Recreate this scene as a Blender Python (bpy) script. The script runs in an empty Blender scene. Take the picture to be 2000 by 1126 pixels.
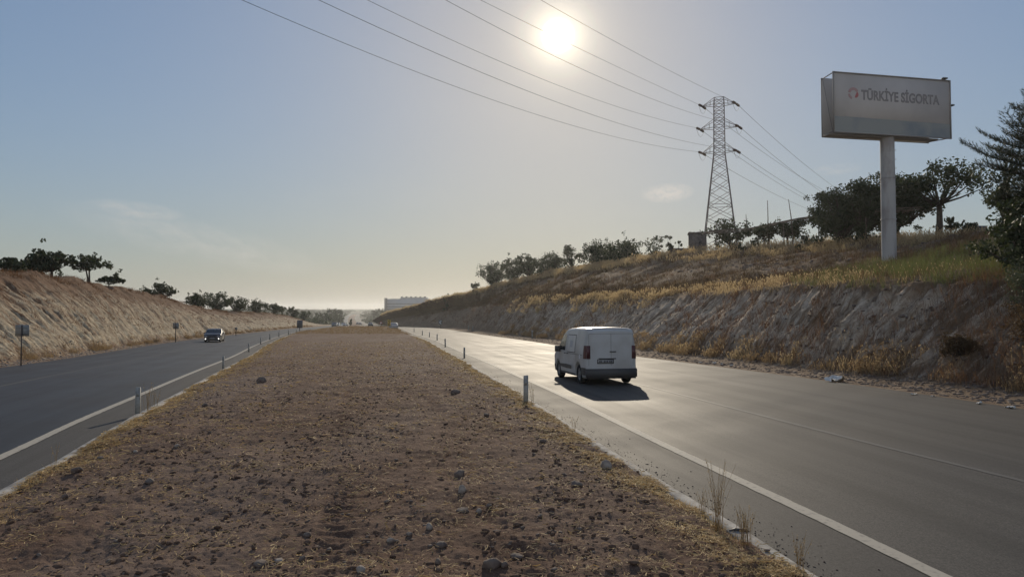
import bpy, math, random
import numpy as np
from mathutils import Vector, Matrix
R = math.radians
rnd = random.Random(7)
rng = np.random.default_rng(7)
sc = bpy.context.scene
C = sc.collection

# ------------------------------------------------------------------ camera
F = 1333.0
PITCH = math.atan(43 / F)
CAMH = 2.4
cam = bpy.data.objects.new('camera', bpy.data.cameras.new('camera'))
C.objects.link(cam)
cam.location = (0, 0, CAMH)
cam.rotation_euler = (math.pi / 2 + PITCH, 0, 0)
cam.data.sensor_width = 36
cam.data.lens = F / 2000 * 36
cam.data.clip_end = 20000
sc.camera = cam

# ------------------------------------------------------------------ light
SUN_EL, SUN_AZ = 22.1, 3.9          # degrees above the horizon, degrees right of +Y
SUN_STRENGTH = 4.2
SKY_STRENGTH = 0.085
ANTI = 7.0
SKY_GAIN, SKY_K = 2.45, 0.24      # soft shoulder of the evening haze on the clear sky model
EXPOSURE = -0.5
sd = Vector((math.sin(R(SUN_AZ)) * math.cos(R(SUN_EL)), math.cos(R(SUN_AZ)) * math.cos(R(SUN_EL)), math.sin(R(SUN_EL))))
sun = bpy.data.objects.new('sun', bpy.data.lights.new('sun', 'SUN'))
C.objects.link(sun)
sun.data.energy = SUN_STRENGTH
sun.data.angle = R(0.53)
sun.data.color = (1.0, 0.87, 0.68)
sun.rotation_euler = sd.to_track_quat('Z', 'Y').to_euler()

w = bpy.data.worlds.new('World')
sc.world = w
w.use_nodes = True
nt = w.node_tree
for n in list(nt.nodes): nt.nodes.remove(n)
def N(t, **kw):
    n = nt.nodes.new(t)
    for k, v in kw.items(): setattr(n, k, v)
    return n
def MT(op, a, b=None, c=None, clamp=False):
    n = nt.nodes.new('ShaderNodeMath'); n.operation = op; n.use_clamp = clamp
    for i, v in enumerate((a, b, c)):
        if v is None: continue
        if isinstance(v, (int, float)): n.inputs[i].default_value = v
        else: nt.links.new(v, n.inputs[i])
    return n.outputs[0]
out = N('ShaderNodeOutputWorld'); bg = N('ShaderNodeBackground'); sky = N('ShaderNodeTexSky')
sky.sky_type = 'NISHITA'; sky.sun_disc = False
sky.sun_elevation = R(SUN_EL); sky.sun_rotation = R(SUN_AZ)
sky.air_density = 1.0; sky.dust_density = 0.6; sky.ozone_density = 1.5; sky.altitude = 500
hsv = N('ShaderNodeHueSaturation'); hsv.inputs['Saturation'].default_value = 1.0
nt.links.new(sky.outputs[0], hsv.inputs['Color'])
tc = N('ShaderNodeTexCoord')
nrm = N('ShaderNodeVectorMath', operation='NORMALIZE'); nt.links.new(tc.outputs['Generated'], nrm.inputs[0])
sep = N('ShaderNodeSeparateXYZ'); nt.links.new(nrm.outputs[0], sep.inputs[0])
azi = MT('MULTIPLY', MT('ARCTAN2', sep.outputs[0], sep.outputs[1]), 180 / math.pi)
ele = MT('MULTIPLY', MT('ARCSINE', sep.outputs[2]), 180 / math.pi)
ELE = ele
rgb = N('ShaderNodeRGBToBW'); nt.links.new(hsv.outputs[0], rgb.inputs[0])
gain = MT('DIVIDE', SKY_GAIN, MT('ADD', 1.0, MT('MULTIPLY', rgb.outputs[0], SKY_K)))
skyv = N('ShaderNodeVectorMath', operation='SCALE'); nt.links.new(hsv.outputs[0], skyv.inputs[0]); nt.links.new(gain, skyv.inputs['Scale'])
dot = N('ShaderNodeVectorMath', operation='DOT_PRODUCT'); nt.links.new(nrm.outputs[0], dot.inputs[0]); dot.inputs[1].default_value = sd
ang = MT('MULTIPLY', MT('ARCCOSINE', MT('MINIMUM', dot.outputs['Value'], 1.0)), 180 / math.pi)
def expo(scale, amp): return MT('MULTIPLY', MT('EXPONENT', MT('MULTIPLY', ang, -1.0 / scale)), amp)
AUREOLE = [(1.25, 30.0), (3.6, 3.6), (12.0, 0.8)]
aur = MT('ADD', MT('ADD', expo(*AUREOLE[0]), expo(*AUREOLE[1])), expo(*AUREOLE[2]))
disc = MT('MULTIPLY', MT('SUBTRACT', 1.0, MT('DIVIDE', MT('SUBTRACT', ang, 0.75), 0.6), clamp=True), 30.0)
disc.node.use_clamp = False
aur = MT('ADD', aur, disc)
col = N('ShaderNodeMix', data_type='RGBA', blend_type='MULTIPLY'); col.inputs[0].default_value = 1.0
comb = N('ShaderNodeCombineColor')
for i in range(3): nt.links.new(aur, comb.inputs[i])
nt.links.new(comb.outputs[0], col.inputs[6]); col.inputs[7].default_value = (1.0, 0.86, 0.60, 1)
# thin wisps of cloud, in the sky's own directions
cxyz = N('ShaderNodeCombineXYZ'); nt.links.new(azi, cxyz.inputs[0]); nt.links.new(ele, cxyz.inputs[1])
def cloud(az0, el0, ra, re, tilt, nscale, lo, hi, amp, stretch=2.5):
    a = MT('SUBTRACT', azi, az0); e = MT('SUBTRACT', MT('SUBTRACT', ele, el0), MT('MULTIPLY', a, tilt))
    d = MT('ADD', MT('POWER', MT('ABSOLUTE', MT('DIVIDE', a, ra)), 2.0), MT('POWER', MT('ABSOLUTE', MT('DIVIDE', e, re)), 2.0))
    m = MT('SUBTRACT', 1.0, d, clamp=True)
    cv = nt.nodes.new('ShaderNodeCombineXYZ'); nt.links.new(a, cv.inputs[0]); nt.links.new(MT('MULTIPLY', e, stretch), cv.inputs[1])
    no = nt.nodes.new('ShaderNodeTexNoise'); no.inputs['Scale'].default_value = nscale; no.inputs['Detail'].default_value = 6; no.inputs['Roughness'].default_value = 0.6
    nt.links.new(cv.outputs[0], no.inputs['Vector'])
    v = MT('DIVIDE', MT('SUBTRACT', no.outputs['Fac'], lo), hi - lo, clamp=True)
    return MT('MULTIPLY', MT('MULTIPLY', v, m), amp)
cl = MT('MAXIMUM', cloud(12.85, 9.55, 2.3, .85, .04, 1.6, .25, .55, .75, 1.6), cloud(-29.0, 7.3, 3.6, .8, -.06, .6, .30, .65, .42))
cl = MT('MAXIMUM', cl, cloud(-24.5, 5.2, 10.0, 1.7, -.20, .45, .30, .7, .34))
cl = MT('MAXIMUM', cl, cloud(25.5, 10.6, 1.9, .5, .0, .9, .35, .7, .28))
cl = MT('MAXIMUM', cl, cloud(-2.0, 8.5, 22.0, 3.0, .0, .16, .45, .85, .10))
# warm fill added to the sky opposite the sun, to brighten shaded faces
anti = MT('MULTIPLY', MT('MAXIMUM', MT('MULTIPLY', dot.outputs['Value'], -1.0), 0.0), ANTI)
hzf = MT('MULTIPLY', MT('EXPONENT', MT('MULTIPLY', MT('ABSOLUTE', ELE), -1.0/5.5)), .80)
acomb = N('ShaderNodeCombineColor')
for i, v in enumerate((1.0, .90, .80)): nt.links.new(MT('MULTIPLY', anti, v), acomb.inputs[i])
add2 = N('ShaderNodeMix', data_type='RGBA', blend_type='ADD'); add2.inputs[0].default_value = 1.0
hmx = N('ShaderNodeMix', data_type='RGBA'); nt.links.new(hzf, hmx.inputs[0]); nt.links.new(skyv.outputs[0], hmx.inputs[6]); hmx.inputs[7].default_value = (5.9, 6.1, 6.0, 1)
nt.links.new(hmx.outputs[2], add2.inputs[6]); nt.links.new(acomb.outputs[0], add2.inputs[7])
add = N('ShaderNodeMix', data_type='RGBA', blend_type='ADD'); add.inputs[0].default_value = 1.0
nt.links.new(add2.outputs[2], add.inputs[6]); nt.links.new(col.outputs[2], add.inputs[7])
cmix = N('ShaderNodeMix', data_type='RGBA'); nt.links.new(cl, cmix.inputs[0]); nt.links.new(add.outputs[2], cmix.inputs[6]); cmix.inputs[7].default_value = (10.5, 9.9, 9.2, 1)
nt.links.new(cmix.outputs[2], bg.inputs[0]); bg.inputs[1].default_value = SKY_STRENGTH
nt.links.new(bg.outputs[0], out.inputs[0])
sc.view_settings.view_transform = 'Standard'; sc.view_settings.look = 'None'
sc.view_settings.exposure = EXPOSURE; sc.view_settings.gamma = 1
sc.cycles.volume_bounces = 0
sc.cycles.sample_clamp_indirect = 4
sc.cycles.caustics_reflective = False; sc.cycles.caustics_refractive = False

# ------------------------------------------------------------------ helpers
def mat(name, base=(.2, .2, .2), rough=.8, metal=0, noise=None, bump=None, emit=None, trans=None, spec=.3):
    """noise = (scale, other colour, lo, hi[, stretch]); bump = (scale, strength, distance)"""
    m = bpy.data.materials.new(name); m.use_nodes = True
    t = m.node_tree; b = t.nodes['Principled BSDF']
    b.inputs['Base Color'].default_value = (*base, 1); b.inputs['Roughness'].default_value = rough
    b.inputs['Metallic'].default_value = metal; b.inputs['Specular IOR Level'].default_value = spec
    tcn = t.nodes.new('ShaderNodeTexCoord')
    if noise:
        no = t.nodes.new('ShaderNodeTexNoise'); no.inputs['Scale'].default_value = noise[0]; no.inputs['Detail'].default_value = 5
        if len(noise) > 4:
            mp = t.nodes.new('ShaderNodeMapping'); mp.inputs['Scale'].default_value = noise[4]
            t.links.new(tcn.outputs['Object'], mp.inputs[0]); t.links.new(mp.outputs[0], no.inputs['Vector'])
        else: t.links.new(tcn.outputs['Object'], no.inputs['Vector'])
        mr = t.nodes.new('ShaderNodeMapRange'); mr.inputs[1].default_value = noise[2]; mr.inputs[2].default_value = noise[3]
        t.links.new(no.outputs['Fac'], mr.inputs[0])
        mx = t.nodes.new('ShaderNodeMix'); mx.data_type = 'RGBA'; mx.inputs[6].default_value = (*base, 1); mx.inputs[7].default_value = (*noise[1], 1)
        t.links.new(mr.outputs[0], mx.inputs[0]); t.links.new(mx.outputs[2], b.inputs['Base Color'])
    if bump:
        no = t.nodes.new('ShaderNodeTexNoise'); no.inputs['Scale'].default_value = bump[0]; no.inputs['Detail'].default_value = 6
        t.links.new(tcn.outputs['Object'], no.inputs['Vector'])
        bp = t.nodes.new('ShaderNodeBump'); bp.inputs['Strength'].default_value = bump[1]; bp.inputs['Distance'].default_value = bump[2]
        t.links.new(no.outputs['Fac'], bp.inputs['Height']); t.links.new(bp.outputs[0], b.inputs['Normal'])
    if emit:
        b.inputs['Emission Color'].default_value = (*emit[0], 1); b.inputs['Emission Strength'].default_value = emit[1]
    if trans:
        tr = t.nodes.new('ShaderNodeBsdfTranslucent'); tr.inputs[0].default_value = (*trans[0], 1)
        ms = t.nodes.new('ShaderNodeMixShader'); ms.inputs[0].default_value = trans[1]
        t.links.new(b.outputs[0], ms.inputs[1]); t.links.new(tr.outputs[0], ms.inputs[2])
        t.links.new(ms.outputs[0], t.nodes['Material Output'].inputs[0])
    return m

def nmesh(name, V, Fc, m=None, parent=None, smooth=False, mats=None, uv=None, attr=None):
    """V (n,3); Fc (k,3|4) array, or list of such arrays"""
    me = bpy.data.meshes.new(name)
    V = np.asarray(V, dtype=np.float32)
    fl = Fc if isinstance(Fc, list) else [Fc]
    fl = [np.asarray(f, dtype=np.int32) for f in fl if len(f)]
    loops = np.concatenate([f.ravel() for f in fl]); tot = np.concatenate([np.full(len(f), f.shape[1]) for f in fl])
    me.vertices.add(len(V)); me.vertices.foreach_set('co', V.ravel())
    me.loops.add(len(loops)); me.loops.foreach_set('vertex_index', loops)
    me.polygons.add(len(tot))
    start = np.concatenate([[0], np.cumsum(tot)[:-1]])
    me.polygons.foreach_set('loop_start', start.astype(np.int32)); me.polygons.foreach_set('loop_total', tot.astype(np.int32))
    if smooth: me.polygons.foreach_set('use_smooth', np.ones(len(tot), dtype=bool))
    if uv is not None:
        l = me.uv_layers.new(name='UVMap'); l.data.foreach_set('uv', np.asarray(uv, dtype=np.float32)[loops].ravel())
    if attr:
        for k, v in attr.items():
            a = me.attributes.new(k, 'FLOAT', 'POINT'); a.data.foreach_set('value', np.asarray(v, dtype=np.float32))
    for mm in (mats or [m]): me.materials.append(mm)
    me.update(calc_edges=True); me.validate()
    o = bpy.data.objects.new(name, me); C.objects.link(o)
    if parent: o.parent = parent
    return o

class MB:
    def __init__(s): s.v = []; s.f3 = []; s.f4 = []; s.n = 0
    def add(s, V, F4=(), F3=()):
        V = np.asarray(V, float); s.v.append(V)
        for q in F4: s.f4.append([i + s.n for i in q])
        for q in F3: s.f3.append([i + s.n for i in q])
        s.n += len(V); return s
    def box(s, c, d, rot=0):
        x, y, z = np.array(d) / 2
        V = np.array([(-x,-y,-z),(x,-y,-z),(x,y,-z),(-x,y,-z),(-x,-y,z),(x,-y,z),(x,y,z),(-x,y,z)])
        cr, sr = math.cos(rot), math.sin(rot)
        V = V @ np.array([[cr, sr, 0], [-sr, cr, 0], [0, 0, 1]]) + np.array(c)
        return s.add(V, [(0,3,2,1),(4,5,6,7),(0,1,5,4),(1,2,6,5),(2,3,7,6),(3,0,4,7)])
    def tube(s, pts, r, n=6, cap=True):
        pts = np.asarray(pts, float); m = len(pts)
        r = np.full(m, r) if np.isscalar(r) else np.asarray(r, float)
        T = np.gradient(pts, axis=0); T /= np.linalg.norm(T, axis=1)[:, None] + 1e-9
        up = np.array([0, 0, 1.0]) if abs(T[0][2]) < .9 else np.array([1.0, 0, 0])
        V = []
        for i in range(m):
            a = np.cross(T[i], up); a /= np.linalg.norm(a) + 1e-9; b = np.cross(T[i], a)
            up = -b if np.linalg.norm(b) > .1 else up
            th = np.arange(n) * 2 * math.pi / n
            V.append(pts[i] + r[i] * (np.cos(th)[:, None] * a + np.sin(th)[:, None] * b))
        F4 = [(i*n + j, i*n + (j+1) % n, (i+1)*n + (j+1) % n, (i+1)*n + j) for i in range(m-1) for j in range(n)]
        V = np.concatenate(V); F3 = []
        if cap:
            k = len(V); V = np.vstack([V, pts[0], pts[-1]])
            F3 = [(k, (j+1) % n, j) for j in range(n)] + [(k+1, (m-1)*n + j, (m-1)*n + (j+1) % n) for j in range(n)]
        return s.add(V, F4, F3)
    def lathe(s, prof, n=20, axis='z', o=(0,0,0)):
        V = []
        for r, z in prof:
            th = np.arange(n) * 2 * math.pi / n
            c, q, zz = r*np.cos(th), r*np.sin(th), np.full(n, z)
            V.append(np.stack([c, q, zz], 1) if axis == 'z' else (np.stack([zz, c, q], 1) if axis == 'x' else np.stack([q, zz, c], 1)))
        m = len(prof)
        F4 = [(i*n + j, i*n + (j+1) % n, (i+1)*n + (j+1) % n, (i+1)*n + j) for i in range(m-1) for j in range(n)]
        return s.add(np.concatenate(V) + np.array(o), F4)
    def build(s, name, m, parent=None, smooth=False):
        return nmesh(name, np.concatenate(s.v), [np.array(s.f4), np.array(s.f3)], m, parent, smooth)

def tag(o, label=None, cat=None, group=None, kind=None):
    if label: o['label'] = label
    if cat: o['category'] = cat
    if group: o['group'] = group
    if kind: o['kind'] = kind
    return o
def empty(name, loc=(0,0,0), rz=0):
    o = bpy.data.objects.new(name, None); C.objects.link(o); o.location = loc; o.rotation_euler = (0, 0, rz); o.empty_display_size = .3
    return o
def copy_tree(o, parent=None, label=None):
    c = o.copy(); C.objects.link(c)
    if parent: c.parent = parent
    if label: c['label'] = label
    for ch in list(o.children): copy_tree(ch, c)
    return c

# vectorised gradient noise
_perm = rng.permutation(512)
def _h(i, j, k=0): return _perm[(_perm[(_perm[i & 511] + j) & 511] + k) & 511]
def noise2(x, y, k=0):
    x = np.asarray(x, float); y = np.asarray(y, float)
    xi = np.floor(x).astype(int); yi = np.floor(y).astype(int); xf = x - xi; yf = y - yi
    u = xf*xf*xf*(xf*(xf*6-15)+10); v = yf*yf*yf*(yf*(yf*6-15)+10)
    def g(i, j, dx, dy):
        a = _h(i, j, k) * (2*math.pi/512); return np.cos(a)*dx + np.sin(a)*dy
    return 1.5*((g(xi,yi,xf,yf)*(1-u)+g(xi+1,yi,xf-1,yf)*u)*(1-v)+(g(xi,yi+1,xf,yf-1)*(1-u)+g(xi+1,yi+1,xf-1,yf-1)*u)*v)
def fbm(x, y, o=4, k=0, g=.5):
    s = 0; a = 1
    for i in range(o): s = s + a*noise2(x*2**i, y*2**i, k+i*7); a *= g
    return s

# ------------------------------------------------------------------ alignment tables (metres)
def sm(xs, ys):     # monotone-ish smooth interpolation
    xs = np.array(xs, float); ys = np.array(ys, float)
    d = np.diff(ys)/np.diff(xs); m = np.concatenate([[d[0]], (d[1:]+d[:-1])/2, [d[-1]]])
    def f(q):
        q = np.asarray(q, float); i = np.clip(np.searchsorted(xs, q)-1, 0, len(xs)-2)
        h = xs[i+1]-xs[i]; t = (q-xs[i])/h
        tt = np.clip(t, 0, 1); ex = np.where(t < 0, t*h*m[0], np.where(t > 1, (t-1)*h*m[-1], 0))
        return (2*tt**3-3*tt**2+1)*ys[i]+(tt**3-2*tt**2+tt)*h*m[i]+(-2*tt**3+3*tt**2)*ys[i+1]+(tt**3-tt**2)*h*m[i+1]+ex
    return f
_z = sm([-40,0,12,23,45,60,75,100,130,171,270,500,800,1200,1500,2000,3000,6000], [0,0,0,-.1,-.6,-.88,-1.1,-1.4,-1.65,-2.05,-3.8,-7.8,-11.5,-9,-6.5,-3,-2,-2])
zr = _z
RL = sm([-20,6.3,12.7,19.6,26,40,53.5,81,120,169,230,270,500,800,1200,1500,2000], [8.0,3.85,2.65,1.5,.4,-1.8,-4.1,-9,-17.5,-28,-47,-59,-107.5,-181,-275,-340,-444])
LL = sm([-20,11,14.7,20.5,32,44,65,92,120,169,230,270,500,800,1200,1500,2000], [-1.0,-8.3,-9.4,-11,-14.4,-18,-24.5,-32,-38.8,-46,-56,-66,-118.5,-193,-287,-352,-456])
RO = lambda Y: RL(Y) + 10.7 - np.interp(Y, [100, 200, 400, 700], [0, 1.2, 1.5, 3.0])
LO = sm([-20,0,20,35,57,77,99,133,169,230,270,500,800,1200,1500,2000], [-12,-15.5,-20.6,-25,-32.2,-38,-42.6,-48,-54,-65.5,-75,-126,-200,-294,-359,-463])
RK = lambda Y: RL(Y) - 1.2
LK = lambda Y: LL(Y) + 1.1
def P(x, y, Y):     # a point Y metres ahead of the camera, from the survey of the photograph
    a = (x-1000)/F; b = (563-y)/F
    d = np.array([a, math.cos(PITCH)-b*math.sin(PITCH), math.sin(PITCH)+b*math.cos(PITCH)])
    return d/d[1]*Y + np.array([0, 0, CAMH])

# ------------------------------------------------------------------ materials
M = {}
M['straw'] = mat('straw', (.74,.54,.25), .7, noise=(3, (.42,.28,.13), .35, .65), trans=((.55,.38,.16), .35), spec=.25)
M['drygrass'] = mat('dry_grass', (.30,.21,.115), .75, noise=(.9, (.20,.12,.065), .35, .65), trans=((.36,.26,.14), .36), spec=.2)
M['palegrass'] = mat('pale_grass', (.42,.33,.19), .75, noise=(.8, (.29,.19,.10), .35, .65), trans=((.58,.44,.24), .42), spec=.2)
M['rustgrass'] = mat('rust_weeds', (.17,.10,.058), .8, noise=(.9, (.11,.06,.035), .35, .65), trans=((.22,.12,.06), .3), spec=.2)
M['greengrass'] = mat('green_grass', (.085,.105,.040), .7, noise=(1.4, (.19,.16,.075), .42, .62), trans=((.17,.20,.06), .38), spec=.2)
M['leaf'] = mat('leaf', (.040,.052,.028), .6, noise=(1.1, (.062,.07,.036), .35, .65), trans=((.09,.12,.03), .14), spec=.25)
M['leafolive'] = mat('olive_leaf', (.075,.085,.055), .6, noise=(1.1, (.10,.11,.07), .35, .65), trans=((.13,.15,.07), .22), spec=.25)
M['brush'] = mat('brown_brush', (.085,.06,.035), .8, noise=(1.5, (.16,.10,.05), .45, .65), trans=((.14,.09,.04), .25))
M['needle'] = mat('needle', (.035,.05,.03), .6, noise=(1.1, (.05,.06,.03), .35, .65), trans=((.08,.10,.04), .12), spec=.25)
M['bark'] = mat('bark', (.09,.07,.055), .9, noise=(6, (.05,.04,.032), .4, .6), bump=(14, .6, .03))
M['concrete'] = mat('concrete', (.46,.43,.38), .85, noise=(5, (.22,.20,.18), .4, .7), bump=(40, .4, .01))
M['stone'] = mat('stone', (.20,.16,.13), .9, noise=(9, (.12,.085,.07), .4, .65), bump=(30, .5, .01))
M['palestone'] = mat('pale_stone', (.36,.31,.26), .9, noise=(9, (.22,.17,.135), .4, .65), bump=(30, .5, .01))
M['paint'] = mat('road_paint', (.42,.38,.31), .75, noise=(14, (.20,.185,.16), .54, .76), bump=(60, .3, .004))
M['wornpaint'] = mat('worn_road_paint', (.105,.099,.090), .66, noise=(14, (.09,.085,.08), .38, .62))
M['steel'] = mat('galvanised_steel', (.30,.30,.31), .5, .6, noise=(4, (.20,.19,.19), .4, .7))
M['rust'] = mat('painted_lattice_steel', (.20,.17,.17), .6, .3)
M['cable'] = mat('cable', (.10,.10,.105), .5, .5)
M['insul'] = mat('insulator_glass', (.10,.06,.05), .3)
M['signback'] = mat('sign_back', (.33,.34,.33), .55, .2, noise=(6, (.25,.25,.24), .4, .7))
M['signpost'] = mat('sign_post', (.09,.075,.07), .6, .3)
M['post'] = mat('delineator_plastic', (.40,.40,.37), .6, noise=(14, (.27,.26,.23), .4, .7))
M['black'] = mat('black_plastic', (.075,.073,.072), .55)
M['glass'] = mat('tinted_glass', (.03,.035,.04), .08, spec=.6)
M['tyre'] = mat('tyre', (.022,.021,.02), .85)
M['rim'] = mat('rim', (.28,.28,.29), .4, .7)
M['white'] = mat('white_paint', (.52,.52,.51), .38, noise=(1.3, (.42,.405,.38), .42, .68), spec=.5)
M['silver'] = mat('silver_paint', (.42,.43,.44), .35, .3, spec=.5)
M['darkcar'] = mat('dark_paint', (.035,.032,.04), .28, .1, spec=.6)
M['greycar'] = mat('grey_paint', (.12,.13,.14), .35, .3, spec=.5)
M['tail'] = mat('tail_lamp', (.10,.035,.035), .3, spec=.5)
M['headlamp'] = mat('head_lamp', (.8,.8,.8), .2, emit=((1, .97, .9), 2.6))
M['lens'] = mat('lamp_lens', (.5,.5,.5), .15, spec=.6)
M['plate'] = mat('number_plate', (.32,.32,.32), .5)
M['ink'] = mat('black_ink', (.06,.06,.06), .6)
M['red'] = mat('sign_red', (.42,.06,.05), .5)
M['yellow'] = mat('sign_yellow', (.62,.42,.06), .5)
M['signwhite'] = mat('sign_white', (.70,.70,.68), .5)
M['litter'] = mat('litter_paper', (.75,.73,.68), .7, noise=(12, (.5,.47,.42), .45, .65))
M['mudbrick'] = mat('hut_block', (.17,.145,.13), .9, noise=(4, (.11,.09,.08), .4, .65), bump=(8, .8, .05))
M['cane'] = mat('weathered_pole', (.19,.155,.125), .85, noise=(7, (.12,.095,.075), .4, .65))

def node_mat(name):
    m = bpy.data.materials.new(name); m.use_nodes = True; t = m.node_tree; b = t.nodes['Principled BSDF']
    return m, t, b
def tnoise(t, vec, scale, detail=5, rough=.55, dist=0):
    n = t.nodes.new('ShaderNodeTexNoise'); n.inputs['Scale'].default_value = scale; n.inputs['Detail'].default_value = detail
    n.inputs['Roughness'].default_value = rough; n.inputs['Distortion'].default_value = dist
    t.links.new(vec, n.inputs['Vector']); return n.outputs['Fac']
def tmap(t, v, lo, hi, a=0, b=1):
    n = t.nodes.new('ShaderNodeMapRange'); n.inputs[1].default_value = lo; n.inputs[2].default_value = hi; n.inputs[3].default_value = a; n.inputs[4].default_value = b
    t.links.new(v, n.inputs[0]); return n.outputs[0]
def tmix(t, f, a, b):
    n = t.nodes.new('ShaderNodeMix'); n.data_type = 'RGBA'
    for i, v in ((0, f), (6, a), (7, b)):
        if isinstance(v, (tuple, list)): n.inputs[i].default_value = (*v, 1)
        elif isinstance(v, (int, float)): n.inputs[i].default_value = v
        else: t.links.new(v, n.inputs[i])
    return n.outputs[2]
def tmath(t, op, a, b=0, clamp=False):
    n = t.nodes.new('ShaderNodeMath'); n.operation = op; n.use_clamp = clamp
    for i, v in enumerate((a, b)):
        if isinstance(v, (int, float)): n.inputs[i].default_value = v
        else: t.links.new(v, n.inputs[i])
    return n.outputs[0]
def tscale(t, vec, s):
    n = t.nodes.new('ShaderNodeMapping'); n.inputs['Scale'].default_value = s; t.links.new(vec, n.inputs[0]); return n.outputs[0]
def tbump(t, b, h, strength, dist, prev=None):
    n = t.nodes.new('ShaderNodeBump'); n.inputs['Strength'].default_value = strength; n.inputs['Distance'].default_value = dist
    t.links.new(h, n.inputs['Height'])
    if prev is not None: t.links.new(prev, n.inputs['Normal'])
    t.links.new(n.outputs[0], b.inputs['Normal']); return n.outputs[0]

# asphalt: UV = metres across, metres along
def asphalt(name, base, agg, rough):
    m, t, b = node_mat(name)
    tcn = t.nodes.new('ShaderNodeTexCoord'); uv = tcn.outputs['UV']; ob = tcn.outputs['Object']
    fine = tnoise(t, ob, 70, 3, .7); patch = tnoise(t, tscale(t, uv, (1.1, .035, 1)), 1.0, 6, .6); big = tnoise(t, ob, .35, 4)
    stain = tnoise(t, ob, 2.2, 6, .65); mid = tnoise(t, ob, 26, 4, .75)
    c = tmix(t, tmap(t, fine, .4, .68), base, agg)
    c = tmix(t, tmap(t, mid, .50, .68, 0, .55), c, tuple(v*.5 for v in base))
    c = tmix(t, tmap(t, patch, .42, .62, 0, .55), c, tuple(v*.62 for v in base))
    c = tmix(t, tmap(t, stain, .60, .70, 0, .35), c, tuple(v*1.8 for v in base))
    t.links.new(c, b.inputs['Base Color'])
    r = tmath(t, 'ADD', tmap(t, patch, .3, .7, rough-.035, rough+.035), tmap(t, big, .3, .7, -.04, .04))
    t.links.new(r, b.inputs['Roughness']); b.inputs['Specular IOR Level'].default_value = .20
    n1 = tbump(t, b, fine, .35, .004); tbump(t, b, big, .15, .03, n1)
    return m
M['asphalt_r'] = asphalt('asphalt_worn', (.048,.045,.041), (.14,.125,.108), .675)
M['asphalt_l'] = asphalt('asphalt_dark', (.022,.022,.026), (.048,.048,.052), .56)
M['shoulder'] = asphalt('asphalt_shoulder', (.050,.046,.042), (.12,.11,.10), .75)

# median soil
m, t, b = node_mat('median_soil'); M['soil'] = m
ob = t.nodes.new('ShaderNodeTexCoord').outputs['Object']
n1 = tnoise(t, ob, 1.1, 6, .6); n2 = tnoise(t, ob, 14, 6, .7); n3 = tnoise(t, ob, 60, 4, .7); n4 = tnoise(t, tscale(t, ob, (.8, .25, 1)), .35, 4)
c = tmix(t, tmap(t, n1, .35, .65), (.104,.057,.038), (.168,.104,.073))
c = tmix(t, tmap(t, n2, .45, .72, 0, .7), c, (.23,.15,.10))
c = tmix(t, tmap(t, n3, .58, .68, 0, .5), c, (.46,.34,.20))
c = tmix(t, tmap(t, n4, .46, .64, 0, .75), c, (.205,.148,.115))
t.links.new(c, b.inputs['Base Color']); b.inputs['Roughness'].default_value = .95; b.inputs['Specular IOR Level'].default_value = .12
q = tbump(t, b, n2, .8, .035); tbump(t, b, n3, .6, .010, q)

# cut slopes; attribute t_up = 0 at the toe .. 1 at the crest, chalk = how much bare chalk
def bankmat(name, chalk, chalk2, soil, soil2):
    m, t, b = node_mat(name)
    ob = t.nodes.new('ShaderNodeTexCoord').outputs['Object']
    at = t.nodes.new('ShaderNodeAttribute'); at.attribute_name = 'chalk'; ch = at.outputs['Fac']
    na = tnoise(t, ob, .55, 6, .6); nb = tnoise(t, ob, 3.0, 7, .65); nc = tnoise(t, ob, 14, 5, .7)
    ns = tnoise(t, tscale(t, ob, (.6, 4.6, .8)), 1.0, 7, .66, .4)
    rock = tmix(t, tmap(t, nb, .35, .65), chalk, chalk2)
    dirt = tmix(t, tmap(t, nb, .35, .65), soil, soil2)
    f = tmath(t, 'ADD', ch, tmath(t, 'MULTIPLY', tmath(t, 'SUBTRACT', na, .5), 1.1))
    f = tmath(t, 'ADD', f, tmath(t, 'MULTIPLY', tmath(t, 'SUBTRACT', ns, .5), 2.6))
    c = tmix(t, tmap(t, f, .30, .80), dirt, rock)
    c = tmix(t, tmap(t, nc, .55, .75, 0, .45), c, tuple(v*.55 for v in soil))
    t.links.new(c, b.inputs['Base Color']); b.inputs['Roughness'].default_value = .95; b.inputs['Specular IOR Level'].default_value = .12
    q = tbump(t, b, nb, .8, .12); tbump(t, b, nc, .6, .03, q)
    return m
M['bank_r'] = bankmat('right_cut', (.62,.51,.39), (.38,.295,.215), (.175,.118,.075), (.235,.165,.108))
M['bank_l'] = bankmat('left_cut', (.60,.51,.36), (.30,.225,.15), (.155,.09,.055), (.21,.13,.08))
M['ground'] = mat('far_ground', (.050,.058,.036), .95, noise=(.02, (.13,.105,.065), .48, .66), bump=(.3, .4, .5))
M['verge'] = mat('verge_gravel', (.20,.17,.145), .95, noise=(5, (.11,.09,.075), .4, .65), bump=(25, .8, .03))

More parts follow.
